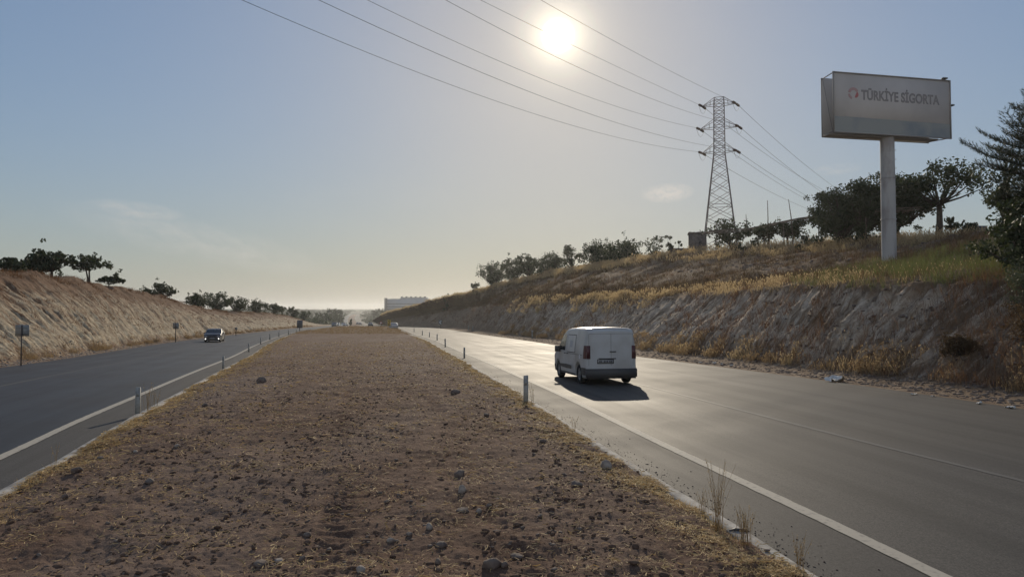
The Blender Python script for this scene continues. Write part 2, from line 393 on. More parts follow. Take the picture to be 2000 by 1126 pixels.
# ------------------------------------------------------------------ ground sheet
gx = np.concatenate([-np.geomspace(4500, 60, 46), np.linspace(-50, 50, 21), np.geomspace(60, 4500, 46)])
gy = np.concatenate([np.linspace(-60, 300, 37), np.geomspace(330, 5800, 60)])
GX, GY = np.meshgrid(gx, gy)
def groundz(X, Y):
    cx = (RL(np.clip(Y, -20, 2000)) + LL(np.clip(Y, -20, 2000)))/2
    cx = np.where(Y > 2000, -450-(Y-2000)*.2, cx)
    d = np.maximum(np.abs(X-cx)-22, 0); z0 = zr(Y)
    tgt = np.interp(Y, [250, 500, 1500, 3000, 4500, 5800], [-5.0, -2.0, 1.0, 2, 9, 12]) + 1.5*fbm(X/260, Y/260, 3)
    tgt = np.where(Y < 250, -3.0, tgt)
    side = 1-np.exp(-d/70)
    near = np.clip((3000-Y)/1500, 0, 1); base = z0*near + tgt*(1-near)
    return base - .45 + side*(tgt-base)
GZ = groundz(GX, GY)
nr, ncl = GX.shape
def gridfaces(nr, nc):
    i = np.arange(nr-1)[:, None]*nc + np.arange(nc-1)[None]; i = i.ravel()
    return np.stack([i, i+1, i+nc+1, i+nc], 1)
tag(nmesh('ground', np.stack([GX, GY, GZ], -1).reshape(-1, 3), gridfaces(nr, ncl), M['ground'], smooth=True), kind='structure')

# ------------------------------------------------------------------ roads
rowY = np.concatenate([np.arange(-20, 60, 1.0), np.geomspace(60, 2600, 150)])
def strip(name, fa, fb, dz, m, cols=6, rows=rowY, kind='structure', z=zr):
    Ys = np.asarray(rows); A = fa(Ys); B = fb(Ys); s = np.linspace(0, 1, cols)
    X = A[:, None]*(1-s)+B[:, None]*s; Yg = np.repeat(Ys[:, None], cols, 1); Z = z(Ys)[:, None]+dz+0*X
    uv = np.stack([X-A[:, None], Yg], -1).reshape(-1, 2)
    o = nmesh(name, np.stack([X, Yg, Z], -1).reshape(-1, 3), gridfaces(len(Ys), cols), m, uv=uv)
    return tag(o, kind=kind)
strip('right_road', lambda Y: RL(Y)-.10, RO, 0, M['asphalt_r'], 10)
strip('left_road', lambda Y: LL(Y)+.10, LO, 0, M['asphalt_l'], 10)
strip('right_shoulder', RK, lambda Y: RL(Y)-.10, -.002, M['shoulder'], 3)
strip('left_shoulder', lambda Y: LL(Y)+.10, LK, -.002, M['shoulder'], 3)
# lines, with ragged worn edges
def line(name, fx, wd, m, dz=.005, rows=None):
    Ys = np.concatenate([np.arange(2, 40, .12), np.arange(40, 170, 1.0), np.geomspace(171, 1500, 60)]) if rows is None else rows
    wob = lambda k: .012*noise2(Ys*3, Ys*0+k)+.008*noise2(Ys*9, Ys*0+k+3)
    A = fx(Ys)-wd/2+wob(1); B = fx(Ys)+wd/2+wob(9)
    V = np.stack([np.stack([A, Ys, zr(Ys)+dz], 1), np.stack([B, Ys, zr(Ys)+dz], 1)], 1).reshape(-1, 3)
    return tag(nmesh(name, V, gridfaces(len(Ys), 2), m), kind='structure')
line('right_edge_line', RL, .19, M['paint'])
line('left_edge_line', LL, .19, M['paint'])
line('right_lane_line', sm([2, 9.6, 12.4, 17.9, 30, 60, 120, 170, 500, 2000], [8.9, 7.2, 6.5, 5.35, 3.1, -1.9, -13.4, -24.4, -104, -441]), .13, M['wornpaint'])
line('left_lane_line', lambda Y: (LL(Y)+LO(Y))/2-.4, .12, M['wornpaint'])
# kerbs flush with the soil
def kerb(name, fx, sgn):
    Ys = np.concatenate([np.arange(2, 60, .25), np.geomspace(60, 400, 60)])
    wob = .02*noise2(Ys*.9, Ys*0+sgn*5)
    rows = []
    for i, (dx, dz) in enumerate([(0, -.1), (.004, .055), (.018, .07), (.22, .075), (.23, -.1)]):
        rows.append(np.stack([fx(Ys)+sgn*dx+wob, Ys, zr(Ys)+dz+.012*noise2(Ys*.6, Ys*0+sgn+2)], 1))
    V = np.stack(rows, 1).reshape(-1, 3)
    return tag(nmesh(name, V, gridfaces(len(Ys), 5), M['concrete']), kind='structure')
kerb('right_kerb', RK, -1); kerb('left_kerb', LK, 1)

# ------------------------------------------------------------------ median
def medz(X, Y):
    a = LK(Y)+.16; b = RK(Y)-.16; wdt = b-a
    e = np.minimum(X-a, b-X)
    z = zr(Y)+.05+.17*np.clip(e/1.4, 0, 1)**.7
    near = np.clip(30/np.maximum(Y, 1), 0, 1)
    z = z+.05*fbm(X/2.3, Y/2.3, 3, 3)+near*(.030*fbm(X/.45, Y/.45, 4, 5)+.022*np.abs(fbm(X/.10, Y/.10, 3, 9, .65)))
    u = (X-a)/wdt
    # tyre ruts with tread ripples
    for u0, ph in ((.50, 0), (.72, 1.3), (.93, 2.1)):
        g = np.exp(-((X-(a+wdt*u0)-.10*noise2(Y*.2, Y*0+ph))/.17)**2)
        z = z-g*(.018-.018*np.sin(Y*2*math.pi/.16+ph+1.2*noise2(X*3, Y*.8)))*np.clip(.6+noise2(Y*.35, Y*0+ph+4), 0, 1)*near
    return z
Ys = [-12.0]
while Ys[-1] < 4: Ys.append(Ys[-1]+.5)
while Ys[-1] < 160: Ys.append(Ys[-1]+max(.028, Ys[-1]*.0040))
while Ys[-1] < 1500: Ys.append(Ys[-1]*1.03)
Ys = np.array(Ys); u = np.linspace(0, 1, 330)
A = LK(Ys)+.20; B = RK(Ys)-.20
X = A[:, None]*(1-u)+B[:, None]*u; Yg = np.repeat(Ys[:, None], len(u), 1)
tag(nmesh('median_ground', np.stack([X, Yg, medz(X, Yg)], -1).reshape(-1, 3), gridfaces(len(Ys), len(u)), M['soil'], smooth=True), kind='structure')

# ------------------------------------------------------------------ cut slopes (lofted across Y rows)
R_toe = lambda Y: RO(Y)+np.interp(Y, [-20, 25, 45, 70, 110], [2.2, 2.2, 3.2, 3.6, 3.0])
# rails: offset outward is X(Y), height Z(Y)
rails_r = [
    (lambda Y: RO(Y)-.02, lambda Y: zr(Y)-.015),
    (lambda Y: RO(Y)+.5*(R_toe(Y)-RO(Y)), lambda Y: zr(Y)+.02),
    (R_toe, lambda Y: zr(Y)+.22),
    (sm([-20,10,23.5,28.5,37,49,73,108,140,180,240,300,400], [24,20,17.6,15.6,15,14.7,10.4,1.9,-5.6,-13.8,-35,-53,-80]),
     sm([-20,23.5,28.5,37,49,73,108,140,180,240,300,400], [3.3,3.2,3.26,3.5,3.36,3.2,3.0,2.6,2.0,-.4,-2.6,-5.4])),
    (sm([-20,20,34,47,55,64,77,108,140,180,240,300,400], [32,27,25.5,25.5,20.5,16.0,12.2,5.0,-2.6,-9.8,-31.5,-51,-79]),
     sm([-20,20,34,47,55,64,77,108,140,180,240,300,400], [5,5,5.1,5.7,5.3,5.0,5.0,5.6,5.3,4.4,1.5,-1.0,-4.8])),
    (sm([-20,20,45,60,72,80,86,92,100,115,140,165,178,205,240,290,340,400], [42,37,33.7,33.3,30.2,27,22.5,18.5,16,11.5,4.2,-5,-10.0,-21.5,-36,-52,-66,-82]),
     sm([-20,20,45,60,72,80,86,92,100,115,140,165,178,205,240,290,340,400], [7.2,7.4,7.7,8.4,9.2,9.5,9.6,9.4,9.3,9.4,9.1,8,7.2,6.0,3.4,1.7,-.5,-4])),
    (lambda Y: rails_r[5][0](Y)+14, lambda Y: rails_r[5][1](Y)+.8),
    (lambda Y: rails_r[5][0](Y)+140, lambda Y: rails_r[5][1](Y)+3.0),
    (lambda Y: rails_r[5][0](Y)+170, lambda Y: zr(Y)-12)]
L_toe = lambda Y: LO(Y)-np.interp(Y, [0, 100], [1.4, 1.2])
cx_ = sm([-20,20,35,47,54,72,80,92,105,115,128,140,185,215,260,330,400], [-27,-30,-34.5,-37.6,-39.0,-44.4,-46.2,-48.8,-51.6,-53.4,-55.6,-57.8,-66,-71,-81,-97,-112])
cz_ = sm([-20,20,35,47,54,72,80,92,105,115,128,140,185,215,260,330,400], [4.6,4.8,5.0,5.2,5.35,5.3,5.1,4.6,3.8,2.9,2.4,2.1,1.55,.6,-1.2,-4,-6])
rails_l = [
    (lambda Y: LO(Y)+.02, lambda Y: zr(Y)-.015),
    (lambda Y: LO(Y)-.7, lambda Y: zr(Y)+.03),
    (L_toe, lambda Y: zr(Y)+.2),
    (lambda Y: .55*L_toe(Y)+.45*cx_(Y), lambda Y: .47*zr(Y)+.53*cz_(Y)),
    (cx_, cz_),
    (lambda Y: cx_(Y)-8, lambda Y: cz_(Y)+.35),
    (lambda Y: cx_(Y)-90, lambda Y: cz_(Y)+1.2),
    (lambda Y: cx_(Y)-130, lambda Y: zr(Y)-10)]
def bank_point(rails, side, Y, T):
    """Y rows, T in rail units (0..n-1); returns displaced xyz and chalk amount"""
    Y = np.asarray(Y, float); T = np.asarray(T, float)
    RX = np.stack([f(Y) for f, g in rails]); RZ = np.stack([g(Y) for f, g in rails])
    i = np.clip(np.floor(T).astype(int), 0, len(rails)-2); f = T-i
    ii = np.arange(Y.size).reshape(Y.shape)
    flat = RX.reshape(len(rails), -1); fz = RZ.reshape(len(rails), -1)
    gx = lambda a, k: a[k.ravel(), np.arange(Y.size)].reshape(Y.shape)
    X = gx(flat, i)*(1-f)+gx(flat, i+1)*f; Z = gx(fz, i)*(1-f)+gx(fz, i+1)*f
    S = X*1.0      # distance measured outward
    topT = 5 if side > 0 else 4
    m = np.clip((T-1.7)/.5, 0, 1)*np.clip((topT+.6-T)/.6, 0, 1)
    # rills running down the fall line, warped
    wv = Y+.35*noise2(Y*.5, T*2.3, 2)+.25*T*(1 if side > 0 else -1)
    wv = wv*1.45
    ril = (1-np.abs(noise2(wv*1.0, T*.9+3, 4))*2)*.26+(1-np.abs(noise2(wv*2.2, T*1.6, 6))*2)*.17+(1-np.abs(noise2(wv*4.6, T*3.0, 8))*2)*.15+(1-np.abs(noise2(wv*9.0, T*5.0, 10))*2)*.07
    blk = .22*fbm(Y/2.2, S/2.2, 4, 11)
    amp = np.where(T < 3.0, 1.0, np.clip(1.15-(T-3.0)*1.3, .35, 1)) if side > 0 else np.clip(1.05-(T-3.2)*.8, .35, 1)
    nz = (ril*(.80 if side > 0 else .60)+blk)*amp*m
    hum = np.clip((T-3.05), 0, 1)*(.35*fbm(Y/5, S/5, 3, 21))*np.clip(((7 if side > 0 else 6)-T), 0, 1)
    X = X-side*nz*.62; Z = Z+nz*.55+hum+.03*fbm(Y/.5, S/.5, 3, 13)*np.clip(T-.8, 0, 1)
    if side > 0:
        chalk = np.interp(T, [0, 1.2, 2.0, 2.25, 2.9, 3.05, 3.6, 4.2, 4.8, 5.2, 9], [.25, .3, .30, .66, .66, .10, -.05, -.1, -.05, -.1, -.1])
        chalk = chalk*np.clip(1.45-np.abs(Y-40)/90, .35, 1)
        chalk = np.where(Y < 27, chalk*np.clip((Y-17)/10, .0, 1), chalk)
    else:
        chalk = np.interp(T, [0, 1, 2, 2.2, 3.3, 3.75, 4, 9], [.3, .4, .4, .80, .50, .0, 0, 0])
    return X, Y, Z, chalk
def bank(name, rails, side, m, tdens):
    Ys = [-20.0]
    while Ys[-1] < 400: Ys.append(Ys[-1]+(1.2 if Ys[-1] < 14 else max(.11, Ys[-1]*.0042)))
    Ys = np.array(Ys)
    T = np.concatenate([np.linspace(a, a+1, n, endpoint=False) for a, n in enumerate(tdens)]+[[len(tdens)]])
    YY = np.repeat(Ys[:, None], len(T), 1); TT = np.repeat(T[None], len(Ys), 0)
    X, Y, Z, ch = bank_point(rails, side, YY, TT)
    fc = gridfaces(len(Ys), len(T))
    if side < 0: fc = fc[:, ::-1]
    o = nmesh(name, np.stack([X, Y, Z], -1).reshape(-1, 3), fc, m, smooth=True, attr={'chalk': ch.ravel()})
    return tag(o, kind='structure')
bank('right_hillside', rails_r, 1, M['bank_r'], [2, 8, 34, 26, 26, 8, 5, 1])
bank('left_hillside', rails_l, -1, M['bank_l'], [2, 4, 26, 24, 8, 5, 1])
def on_r(Y, T):
    X, _, Z, _ = bank_point(rails_r, 1, np.array([float(Y)]), np.array([float(T)])); return np.array([X[0], Y, Z[0]])
def on_l(Y, T):
    X, _, Z, _ = bank_point(rails_l, -1, np.array([float(Y)]), np.array([float(T)])); return np.array([X[0], Y, Z[0]])
def rail_T(rails, side, Y, X):
    lo = np.array([float(f(np.array(Y, float))) for f, g in rails]); k = np.arange(len(rails))
    return float(np.interp(X, lo, k)) if side > 0 else float(np.interp(-X, -lo, k))
def snap_r(x, Y):
    X = (x-1000)/F*Y; return on_r(Y, rail_T(rails_r, 1, Y, X))*[0, 1, 1]+[X, 0, 0]
def snap_l(x, Y):
    X = (x-1000)/F*Y; return on_l(Y, rail_T(rails_l, -1, Y, X))*[0, 1, 1]+[X, 0, 0]

#==SPLIT==
# ------------------------------------------------------------------ scatter helpers
def blades(base, h, wd, lean, kind_rng, seg=1):
    """upright grass blades: base (n,3), h (n,), wd (n,), lean (n,) -> triangles"""
    n = len(base); th = kind_rng.uniform(0, 2*math.pi, n); ph = kind_rng.uniform(0, 2*math.pi, n)
    side = np.stack([np.cos(th), np.sin(th), np.zeros(n)], 1)*wd[:, None]/2
    tip = base+np.stack([np.cos(ph)*lean, np.sin(ph)*lean, h], 1)
    mid = base+(tip-base)*.55*[1, 1, 1.12]
    V = np.stack([base-side, base+side, mid+side*.8, mid-side*.8, tip], 1).reshape(-1, 3)
    k = np.arange(n)[:, None]*5
    return V, [k+np.array([[0, 1, 2, 3]]), k+np.array([[3, 2, 4]])]
def tufts(name, cent, nb, hmin, hmax, wd, spread, m, label, cat='dry grass', heads=False):
    c = np.asarray(cent, float); n = len(c); rep = np.repeat(c, nb, 0); k = len(rep)
    sz = np.repeat(rng.uniform(.6, 1.25, n), nb)
    rep = rep+np.stack([rng.normal(0, spread, k), rng.normal(0, spread, k), np.full(k, -.01)], 1)
    h = rng.uniform(hmin, hmax, k)*sz; W = rng.uniform(.6, 1.3, k)*wd
    if np.ndim(wd) == 0 and True: W = W*np.clip(rep[:, 1]/25, .6, 5)
    V, fc = blades(rep, h, W, h*rng.uniform(.1, .75, k), rng)
    if heads:      # seed heads: small diamonds at the tips
        tips = V.reshape(-1, 5, 3)[::2, 4]; q = len(tips); s = np.clip(tips[:, 1]/25, .6, 4)*.014
        dx = np.stack([s, 0*s, 0*s], 1); dz = np.stack([0*s, 0*s, s*2.8], 1)
        H = np.stack([tips-dx, tips-dz, tips+dx, tips+dz], 1).reshape(-1, 3); o = len(V)
        fc = [fc[0], fc[1], o+np.arange(q)[:, None]*4+np.array([[0, 1, 2, 3]])]; V = np.vstack([V, H])
    ob = nmesh(name, V, fc, m)
    return tag(ob, label, cat, kind='stuff')
def scat_bank(rails, side, n, y0, y1, t0, t1, dens=None, pw=1.0):
    Y = y0*(y1/y0)**rng.uniform(0, 1, n)**pw; T = rng.uniform(t0, t1, n)
    X, Y, Z, ch = bank_point(rails, side, Y, T); p = np.stack([X, Y, Z], 1)
    if dens is not None: p = p[rng.uniform(0, 1, n) < dens(X, Y, T)]
    return p
clump = lambda k, s, lo, hi: (lambda X, Y, T: np.clip((noise2(X/s, Y/s, k)-lo)/(hi-lo), 0, 1))

# median litter -------------------------------------------------------------
def med_scatter(n, y0, y1, edge=0.0):
    Y = y0*(y1/y0)**rng.uniform(0, 1, n); a = LK(Y)+.1; b_ = RK(Y)-.1; wdt = b_-a
    u = rng.uniform(0, 1, n)
    if edge:
        e = np.abs(rng.normal(0, edge, n)); sd_ = rng.uniform(0, 1, n) < .42
        X = np.where(sd_, a+e, b_-e); ok = (e < wdt*.5)
        X, Y = X[ok], Y[ok]
    else: X = a+wdt*u
    return X, Y
def straws(name, X, Y, lmin, lmax, wd, m, label):
    n = len(X); th = rng.uniform(0, math.pi, n); L = rng.uniform(lmin, lmax, n)*rng.uniform(.4, 1, n); W = wd*rng.uniform(.6, 1.5, n)*np.clip(Y/9, .8, 8)
    z = medz(X, Y)+.006+rng.uniform(0, .02, n); tilt = rng.normal(0, .16, n)
    d = np.stack([np.cos(th)*L/2, np.sin(th)*L/2, tilt*L/2], 1); s = np.stack([-np.sin(th)*W/2, np.cos(th)*W/2, rng.normal(0, .4, n)*W/2], 1)
    c = np.stack([X, Y, z], 1); bow = np.stack([-np.sin(th), np.cos(th), np.abs(rng.normal(0, .6, n))], 1)*(L*rng.normal(0, .14, n))[:, None]
    V = np.stack([c-d-s, c-d+s, c+bow+s, c+bow-s, c+d+s*.7, c+d-s*.7], 1).reshape(-1, 3); k = np.arange(n)[:, None]*6
    o = nmesh(name, V, [k+np.array([[0, 1, 2, 3]]), k+np.array([[3, 2, 4, 5]])], m)
    return tag(o, label, 'straw', kind='stuff')
X1, Y1 = med_scatter(60000, 4.6, 70); keep = rng.uniform(0, 1, len(X1)) < np.clip(.32+.9*noise2(X1/.9, Y1/.9, 31), .10, 1); X1, Y1 = X1[keep], Y1[keep]
X2, Y2 = med_scatter(85000, 4.6, 90, .42)
keep = rng.uniform(0, 1, len(X2)) < np.clip(.45+1.3*noise2(X2/.7, Y2/1.1, 33), .05, 1); X2, Y2 = X2[keep], Y2[keep]
straws('straw_litter', np.concatenate([X1, X2]), np.concatenate([Y1, Y2]), .03, .15, .0075, M['straw'], 'broken straw and chaff scattered over the brown median soil')
X3, Y3 = med_scatter(700, 4.8, 16)
straws('long_straw', X3, Y3, .15, .45, .007, M['palegrass'], 'longer pale stalks lying loose on the near median soil')

# gravel -------------------------------------------------------------------
def ico():
    p = (1+5**.5)/2
    V = np.array([(-1,p,0),(1,p,0),(-1,-p,0),(1,-p,0),(0,-1,p),(0,1,p),(0,-1,-p),(0,1,-p),(p,0,-1),(p,0,1),(-p,0,-1),(-p,0,1)], float); V /= np.linalg.norm(V[0])
    Fc = np.array([(0,11,5),(0,5,1),(0,1,7),(0,7,10),(0,10,11),(1,5,9),(5,11,4),(11,10,2),(10,7,6),(7,1,8),(3,9,4),(3,4,2),(3,2,6),(3,6,8),(3,8,9),(4,9,5),(2,4,11),(6,2,10),(8,6,7),(9,8,1)])
    return V, Fc
IV, IF = ico()
def gravel(name, P0, smin, smax, m, label, cat='gravel'):
    n = len(P0); s = smin*(smax/smin)**(rng.uniform(0, 1, n)**2.2)
    sc3 = rng.uniform(.6, 1.3, (n, 1, 3))*np.array([1.2, 1, .62]); jit = rng.uniform(.72, 1.25, (n, 12, 1))
    th = rng.uniform(0, 6.28, n); c, q = np.cos(th), np.sin(th)
    V = IV[None]*jit*sc3*s[:, None, None]
    V = np.stack([V[..., 0]*c[:, None]-V[..., 1]*q[:, None], V[..., 0]*q[:, None]+V[..., 1]*c[:, None], V[..., 2]], -1)+P0[:, None]
    fc = (np.arange(n)[:, None, None]*12+IF[None]).reshape(-1, 3)
    return tag(nmesh(name, V.reshape(-1, 3), fc, m), label, cat, kind='stuff')
X, Y = med_scatter(19000, 4.6, 60); k = rng.uniform(0, 1, len(X)) < np.clip(.5+1.5*noise2(X*.8, Y*.16, 91), .10, 1); X, Y = X[k], Y[k]; gravel('soil_clods', np.stack([X, Y, medz(X, Y)+.002], 1), .008, .045, mat('clod', (.10,.063,.046), .95, noise=(8, (.17,.115,.083), .4, .65), spec=.1), 'small brown clods and crumbs of earth all over the median', 'soil')
X, Y = med_scatter(8000, 4.6, 60); k = rng.uniform(0, 1, len(X)) < np.clip(.4+1.8*noise2(X*.7, Y*.2, 93), .08, 1); X, Y = X[k], Y[k]; gravel('pebbles', np.stack([X, Y, medz(X, Y)+.004], 1), .008, .030, M['stone'], 'grey pebbles strewn through the median soil')
# grit on the shoulders and in the right verge
Y = 5*(60/5)**rng.uniform(0, 1, 1800); X = RK(Y)+np.abs(rng.normal(0, .25, 1800)); k = X < RL(Y)+.6
gravel('shoulder_grit', np.stack([X, Y, zr(Y)+.002], 1)[k], .004, .014, M['stone'], 'dark grit thrown onto the right road shoulder')
pv = scat_bank(rails_r, 1, 7000, 13, 120, .3, 2.5); gravel('verge_gravel', pv, .02, .10, M['stone'], 'loose rubble at the foot of the right cut slope')
pv = scat_bank(rails_l, -1, 4000, 25, 150, .2, 2.2); gravel('left_verge_gravel', pv, .02, .09, M['palestone'], 'pale rubble at the foot of the left cut slope')
pv = scat_bank(rails_r, 1, 2600, 16, 110, 2.1, 3.1); gravel('slope_rubble', pv, .02, .11, M['stone'], 'broken stones lying on the right cut slope')
pv = scat_bank(rails_r, 1, 2200, 34, 90, 4.1, 5.0, lambda X, Y, T: (X > 18)*1.0); gravel('mound_rubble', pv, .06, .24, M['stone'], 'dark rubble on the upper mound below the trees')

# individual rocks -----------------------------------------------------------
def rock(x, y, wpx, mt, label, hgt=.7, seed=0):
    # place where the sight line meets the median
    for Yd in np.arange(4.5, 40, .02):
        q = P(x, y, Yd)
        if q[2] <= float(medz(np.array(q[0]), np.array(Yd))): break
    s = wpx/F*Yd/2; r = np.random.default_rng(seed+int(x*7+y)); V = []; n1, n2 = 9, 7
    q[2] = float(medz(np.array(q[0]), np.array(Yd)))
    ax = r.uniform(.8, 1.2, 3)*[1, .85, hgt]; tilt = r.uniform(0, 3)
    K = r.normal(0, 1, (9, 3)); K /= np.linalg.norm(K, axis=1)[:, None]; cut = r.uniform(.62, .95, 9)
    fi = np.linspace(0, math.pi, n2+2)
    for f in fi[1:-1]:
        for a in range(n1*2):
            t_ = a*math.pi/n1; V.append((math.sin(f)*math.cos(t_), math.sin(f)*math.sin(t_), math.cos(f)))
    V.append((0, 0, 1)); V.append((0, 0, -1)); V = np.array(V)
    for kk, cc in zip(K, cut):
        d = V@kk; ex = np.maximum(d-cc, 0); V = V-ex[:, None]*kk*.9
    V *= (1+.06*r.normal(0, 1, len(V)))[:, None]*ax*s
    m_ = n1*2; F4 = [(i*m_+j, i*m_+(j+1) % m_, (i+1)*m_+(j+1) % m_, (i+1)*m_+j) for i in range(n2-1) for j in range(m_)]
    e = n2*m_; F3 = [(e, (j+1) % m_, j) for j in range(m_)]+[(e+1, (n2-1)*m_+j, (n2-1)*m_+(j+1) % m_) for j in range(m_)]
    o = MB().add(V, F4, F3).build('rock', mt); o.location = (q[0], Yd, q[2]+s*hgt*.35); o.rotation_euler = (0, 0, tilt)
    return tag(o, label, 'rock', 'loose rocks on the median')
g, pg = M['stone'], M['palestone']
for a in [(960,1108,42,g,'largest grey rock, cut by the lower edge of the median view',.7),(1184,915,22,pg,'rounded pale rock sitting alone on the median near the right kerb straw',1.0),
    (863,1068,30,g,'flat grey rock just above the largest rock on the median',.5),(838,1032,20,pg,'pale angular rock standing above the flat grey rock',.9),
    (764,1058,18,pg,'bluish white round stone beside a reddish stalk on the near median',.8),(905,998,34,g,'long grey slab of stone on the near median',.35),
    (902,960,18,pg,'pale upright stone below the cluster of grey stones',1.0),(898,930,24,g,'top stone of the grey cluster right of the median middle',.8),
    (955,990,14,g,'small grey stone to the right of the long slab',.9),(508,1104,30,g,'broad grey rock at the bottom left of the near median',.55),
    (545,1098,20,pg,'pale rock right beside the broad rock at the bottom',.6),(590,1095,14,g,'small dark rock second right of the broad rock at the bottom',.8),
    (705,1115,20,pg,'pale rock at the very bottom left of the largest rock',.8),(511,746,20,g,'grey rock on the far left median beside a patch of dry straw',.8),
    (150,922,20,g,'dark rock in the straw along the left kerb',.7),(196,897,15,g,'dark flat rock in the left kerb straw above another',.6),
    (292,943,22,g,'reddish dark clod shaped rock on the left of the median',.6),(127,972,12,g,'small dark rock lowest along the left kerb straw',.8),
    (890,768,22,g,'dark low rock on the far right of the median',.5),(950,812,13,g,'small dark rock between the low rock and the right kerb',.8),
    (265,883,14,pg,'pale small rock in the left middle of the median',.6),(346,872,14,pg,'flat light rock on the left middle of the median',.5),
    (855,1100,20,g,'reddish rock left of the largest rock at the bottom',.9),(1125,948,24,g,'dark rock half buried near the right straw band',.6),
    (1010,1088,26,g,'dark rock right of the largest rock',.5),(985,1108,16,g,'small rock touching the right of the largest rock',.8),
    (800,1048,14,g,'small brown stone right of the bluish white stone',.7),(600,1048,18,g,'brown lump in the lower middle of the median',.6),
    (935,1000,15,pg,'light stone at the right end of the long slab',.7),(1060,865,14,g,'small grey stone on the median beside the right straw',.7),
    (400,793,10,g,'small dark stone on the left far median below the straw edge',.8),(1055,1010,12,g,'small stone beside a rut near the right straw',.8)]:
    rock(*a)

# upright grass -------------------------------------------------------------
def edge_pts(n, y0, y1, side, sig, dens=None):
    Y = y0*(y1/y0)**rng.uniform(0, 1, n); e = np.abs(rng.normal(0, sig, n))+.04
    X = (RK(Y)-.18-e) if side > 0 else (LK(Y)+.18+e)
    k = rng.uniform(0, 1, n) < np.clip(.15+1.6*noise2(Y*.9, X*1.2+side*3, 41), .02, 1)
    return np.stack([X, Y, medz(X, Y)], 1)[k]
tufts('right_kerb_grass', edge_pts(3400, 5, 100, 1, .28), 6, .03, .11, .004, .05, M['straw'], 'short dry grass stubble along the right kerb of the median')
tufts('left_kerb_grass', edge_pts(3800, 7, 110, -1, .30), 6, .03, .12, .004, .05, M['straw'], 'short dry grass stubble along the left kerb of the median')
Xm, Ym = med_scatter(2600, 105, 190); tufts('median_end_grass', np.stack([Xm, Ym, medz(Xm, Ym)], 1), 5, .12, .42, .007, .2, M['drygrass'], 'pale dry grass growing across the far end of the median')
Xm, Ym = med_scatter(800, 30, 105); tufts('median_far_weeds', np.stack([Xm, Ym, medz(Xm, Ym)], 1), 5, .03, .12, .005, .1, M['drygrass'], 'sparse dry weeds on the middle distance of the median')
# tall weeds by the kerb, one thing each
def weed(x, y, hpx, label, nst=14, spread=.06, mt=None, leafy=True, Yd=None, name='tall_weed', cat='weed'):
    if Yd is None:
        for Yd in np.arange(4.5, 60, .02):
            q = P(x, y, Yd)
            if q[2] <= float(zr(Yd))+.08: break
    else: q = P(x, y, Yd)
    q[0] = min(q[0], float(RK(Yd))-.12) if x > 900 else max(q[0], float(LK(Yd))+.12); q[2] = float(medz(np.array(q[0]), np.array(Yd)))
    H = hpx*.85/F*Yd; r = np.random.default_rng(int(x+y)); mb = MB(); wdt = max(.0022, Yd*.00022)
    for i in range(nst):
        b0 = np.array([r.normal(0, spread*.5), r.normal(0, spread*.5), 0]); h = H*r.uniform(.5, 1); a = r.uniform(0, 6.28); ln = h*r.uniform(.05, .3)
        p1 = b0+[math.cos(a)*ln*.3, math.sin(a)*ln*.3, h*.55]; p2 = b0+[math.cos(a)*ln, math.sin(a)*ln, h]
        mb.tube([b0, p1, p2], [wdt, wdt*.8, wdt*.5], 3, cap=False)
        if leafy:
            for k in range(6):
                f = r.uniform(.55, 1.05); c = b0+(p2-b0)*f; s = wdt*r.uniform(2.5, 5); dr = r.normal(0, 1, 3); dr /= np.linalg.norm(dr); e = np.cross(dr, [0, 0, 1]); e = e/(np.linalg.norm(e)+.01)
                mb.add([c-e*s*.5, c-dr*s, c+e*s*.5, c+dr*s], [(0, 1, 2, 3)])
    o = mb.build(name, mt or M['palegrass']); o.location = q
    return tag(o, label, cat, 'tall dry weeds along the kerbs')
for a in [(1402,1035,165,'tallest dry oat weed leaning over the right kerb',26),(1455,1068,95,'bushy dry weed just right of the tallest oat weed',30),(1590,1118,95,'dry weed rising at the bottom end of the right kerb',16),
          (1375,1000,60,'short dry weed behind the tallest oat weed',14),(245,800,68,'branching pale weed left of the near left delineator post',10),(297,792,50,'thin weed right of the near left delineator post',6),
          (1052,785,48,'slim dry weed right of the near right delineator post',5),(80,905,60,'faint thin weed at the left edge of the left kerb',5),(1130,840,40,'small dry weed on the right shoulder edge',5)]:
    weed(*a)

# grass on the cut slopes
def T_(n, *a, **k): return scat_bank(rails_r, 1, n, *a, **k)
tufts('slope_foot_grass', np.vstack([T_(3600, 17, 110, 1.75, 2.22, clump(51, 1.8, -.1, .5)), T_(900, 17, 110, 1.5, 2.5, clump(52, 3, .05, .5))]), 9, .10, .42, .010, .16, M['drygrass'], 'dry grass along the foot of the right cut slope', heads=True)
tufts('slope_foot_pale_grass', T_(900, 19, 70, 1.7, 2.25, clump(61, 2.5, .1, .5)), 8, .15, .6, .010, .15, M['palegrass'], 'pale oat grass clumps at the foot of the right slope', heads=True)
tufts('bench_pale_grass', np.vstack([T_(2400, 22, 110, 2.95, 3.4, lambda X, Y, T: np.clip((noise2(X/3, Y/3, 53)+.25)/.6, 0, 1)*np.clip((.55-X/Y)*9, 0.16, 1)), T_(900, 60, 115, 2.7, 3.4, clump(54, 4, -.1, .3))]), 8, .15, .6, .011, .2, M['palegrass'], 'pale dry grass on the bench above the right rock face', heads=True)
tufts('bench_brown_grass', T_(4200, 20, 130, 3.0, 4.9, clump(55, 4, -.2, .45)), 7, .12, .45, .012, .25, M['drygrass'], 'brown dry grass over the upper right hillside')
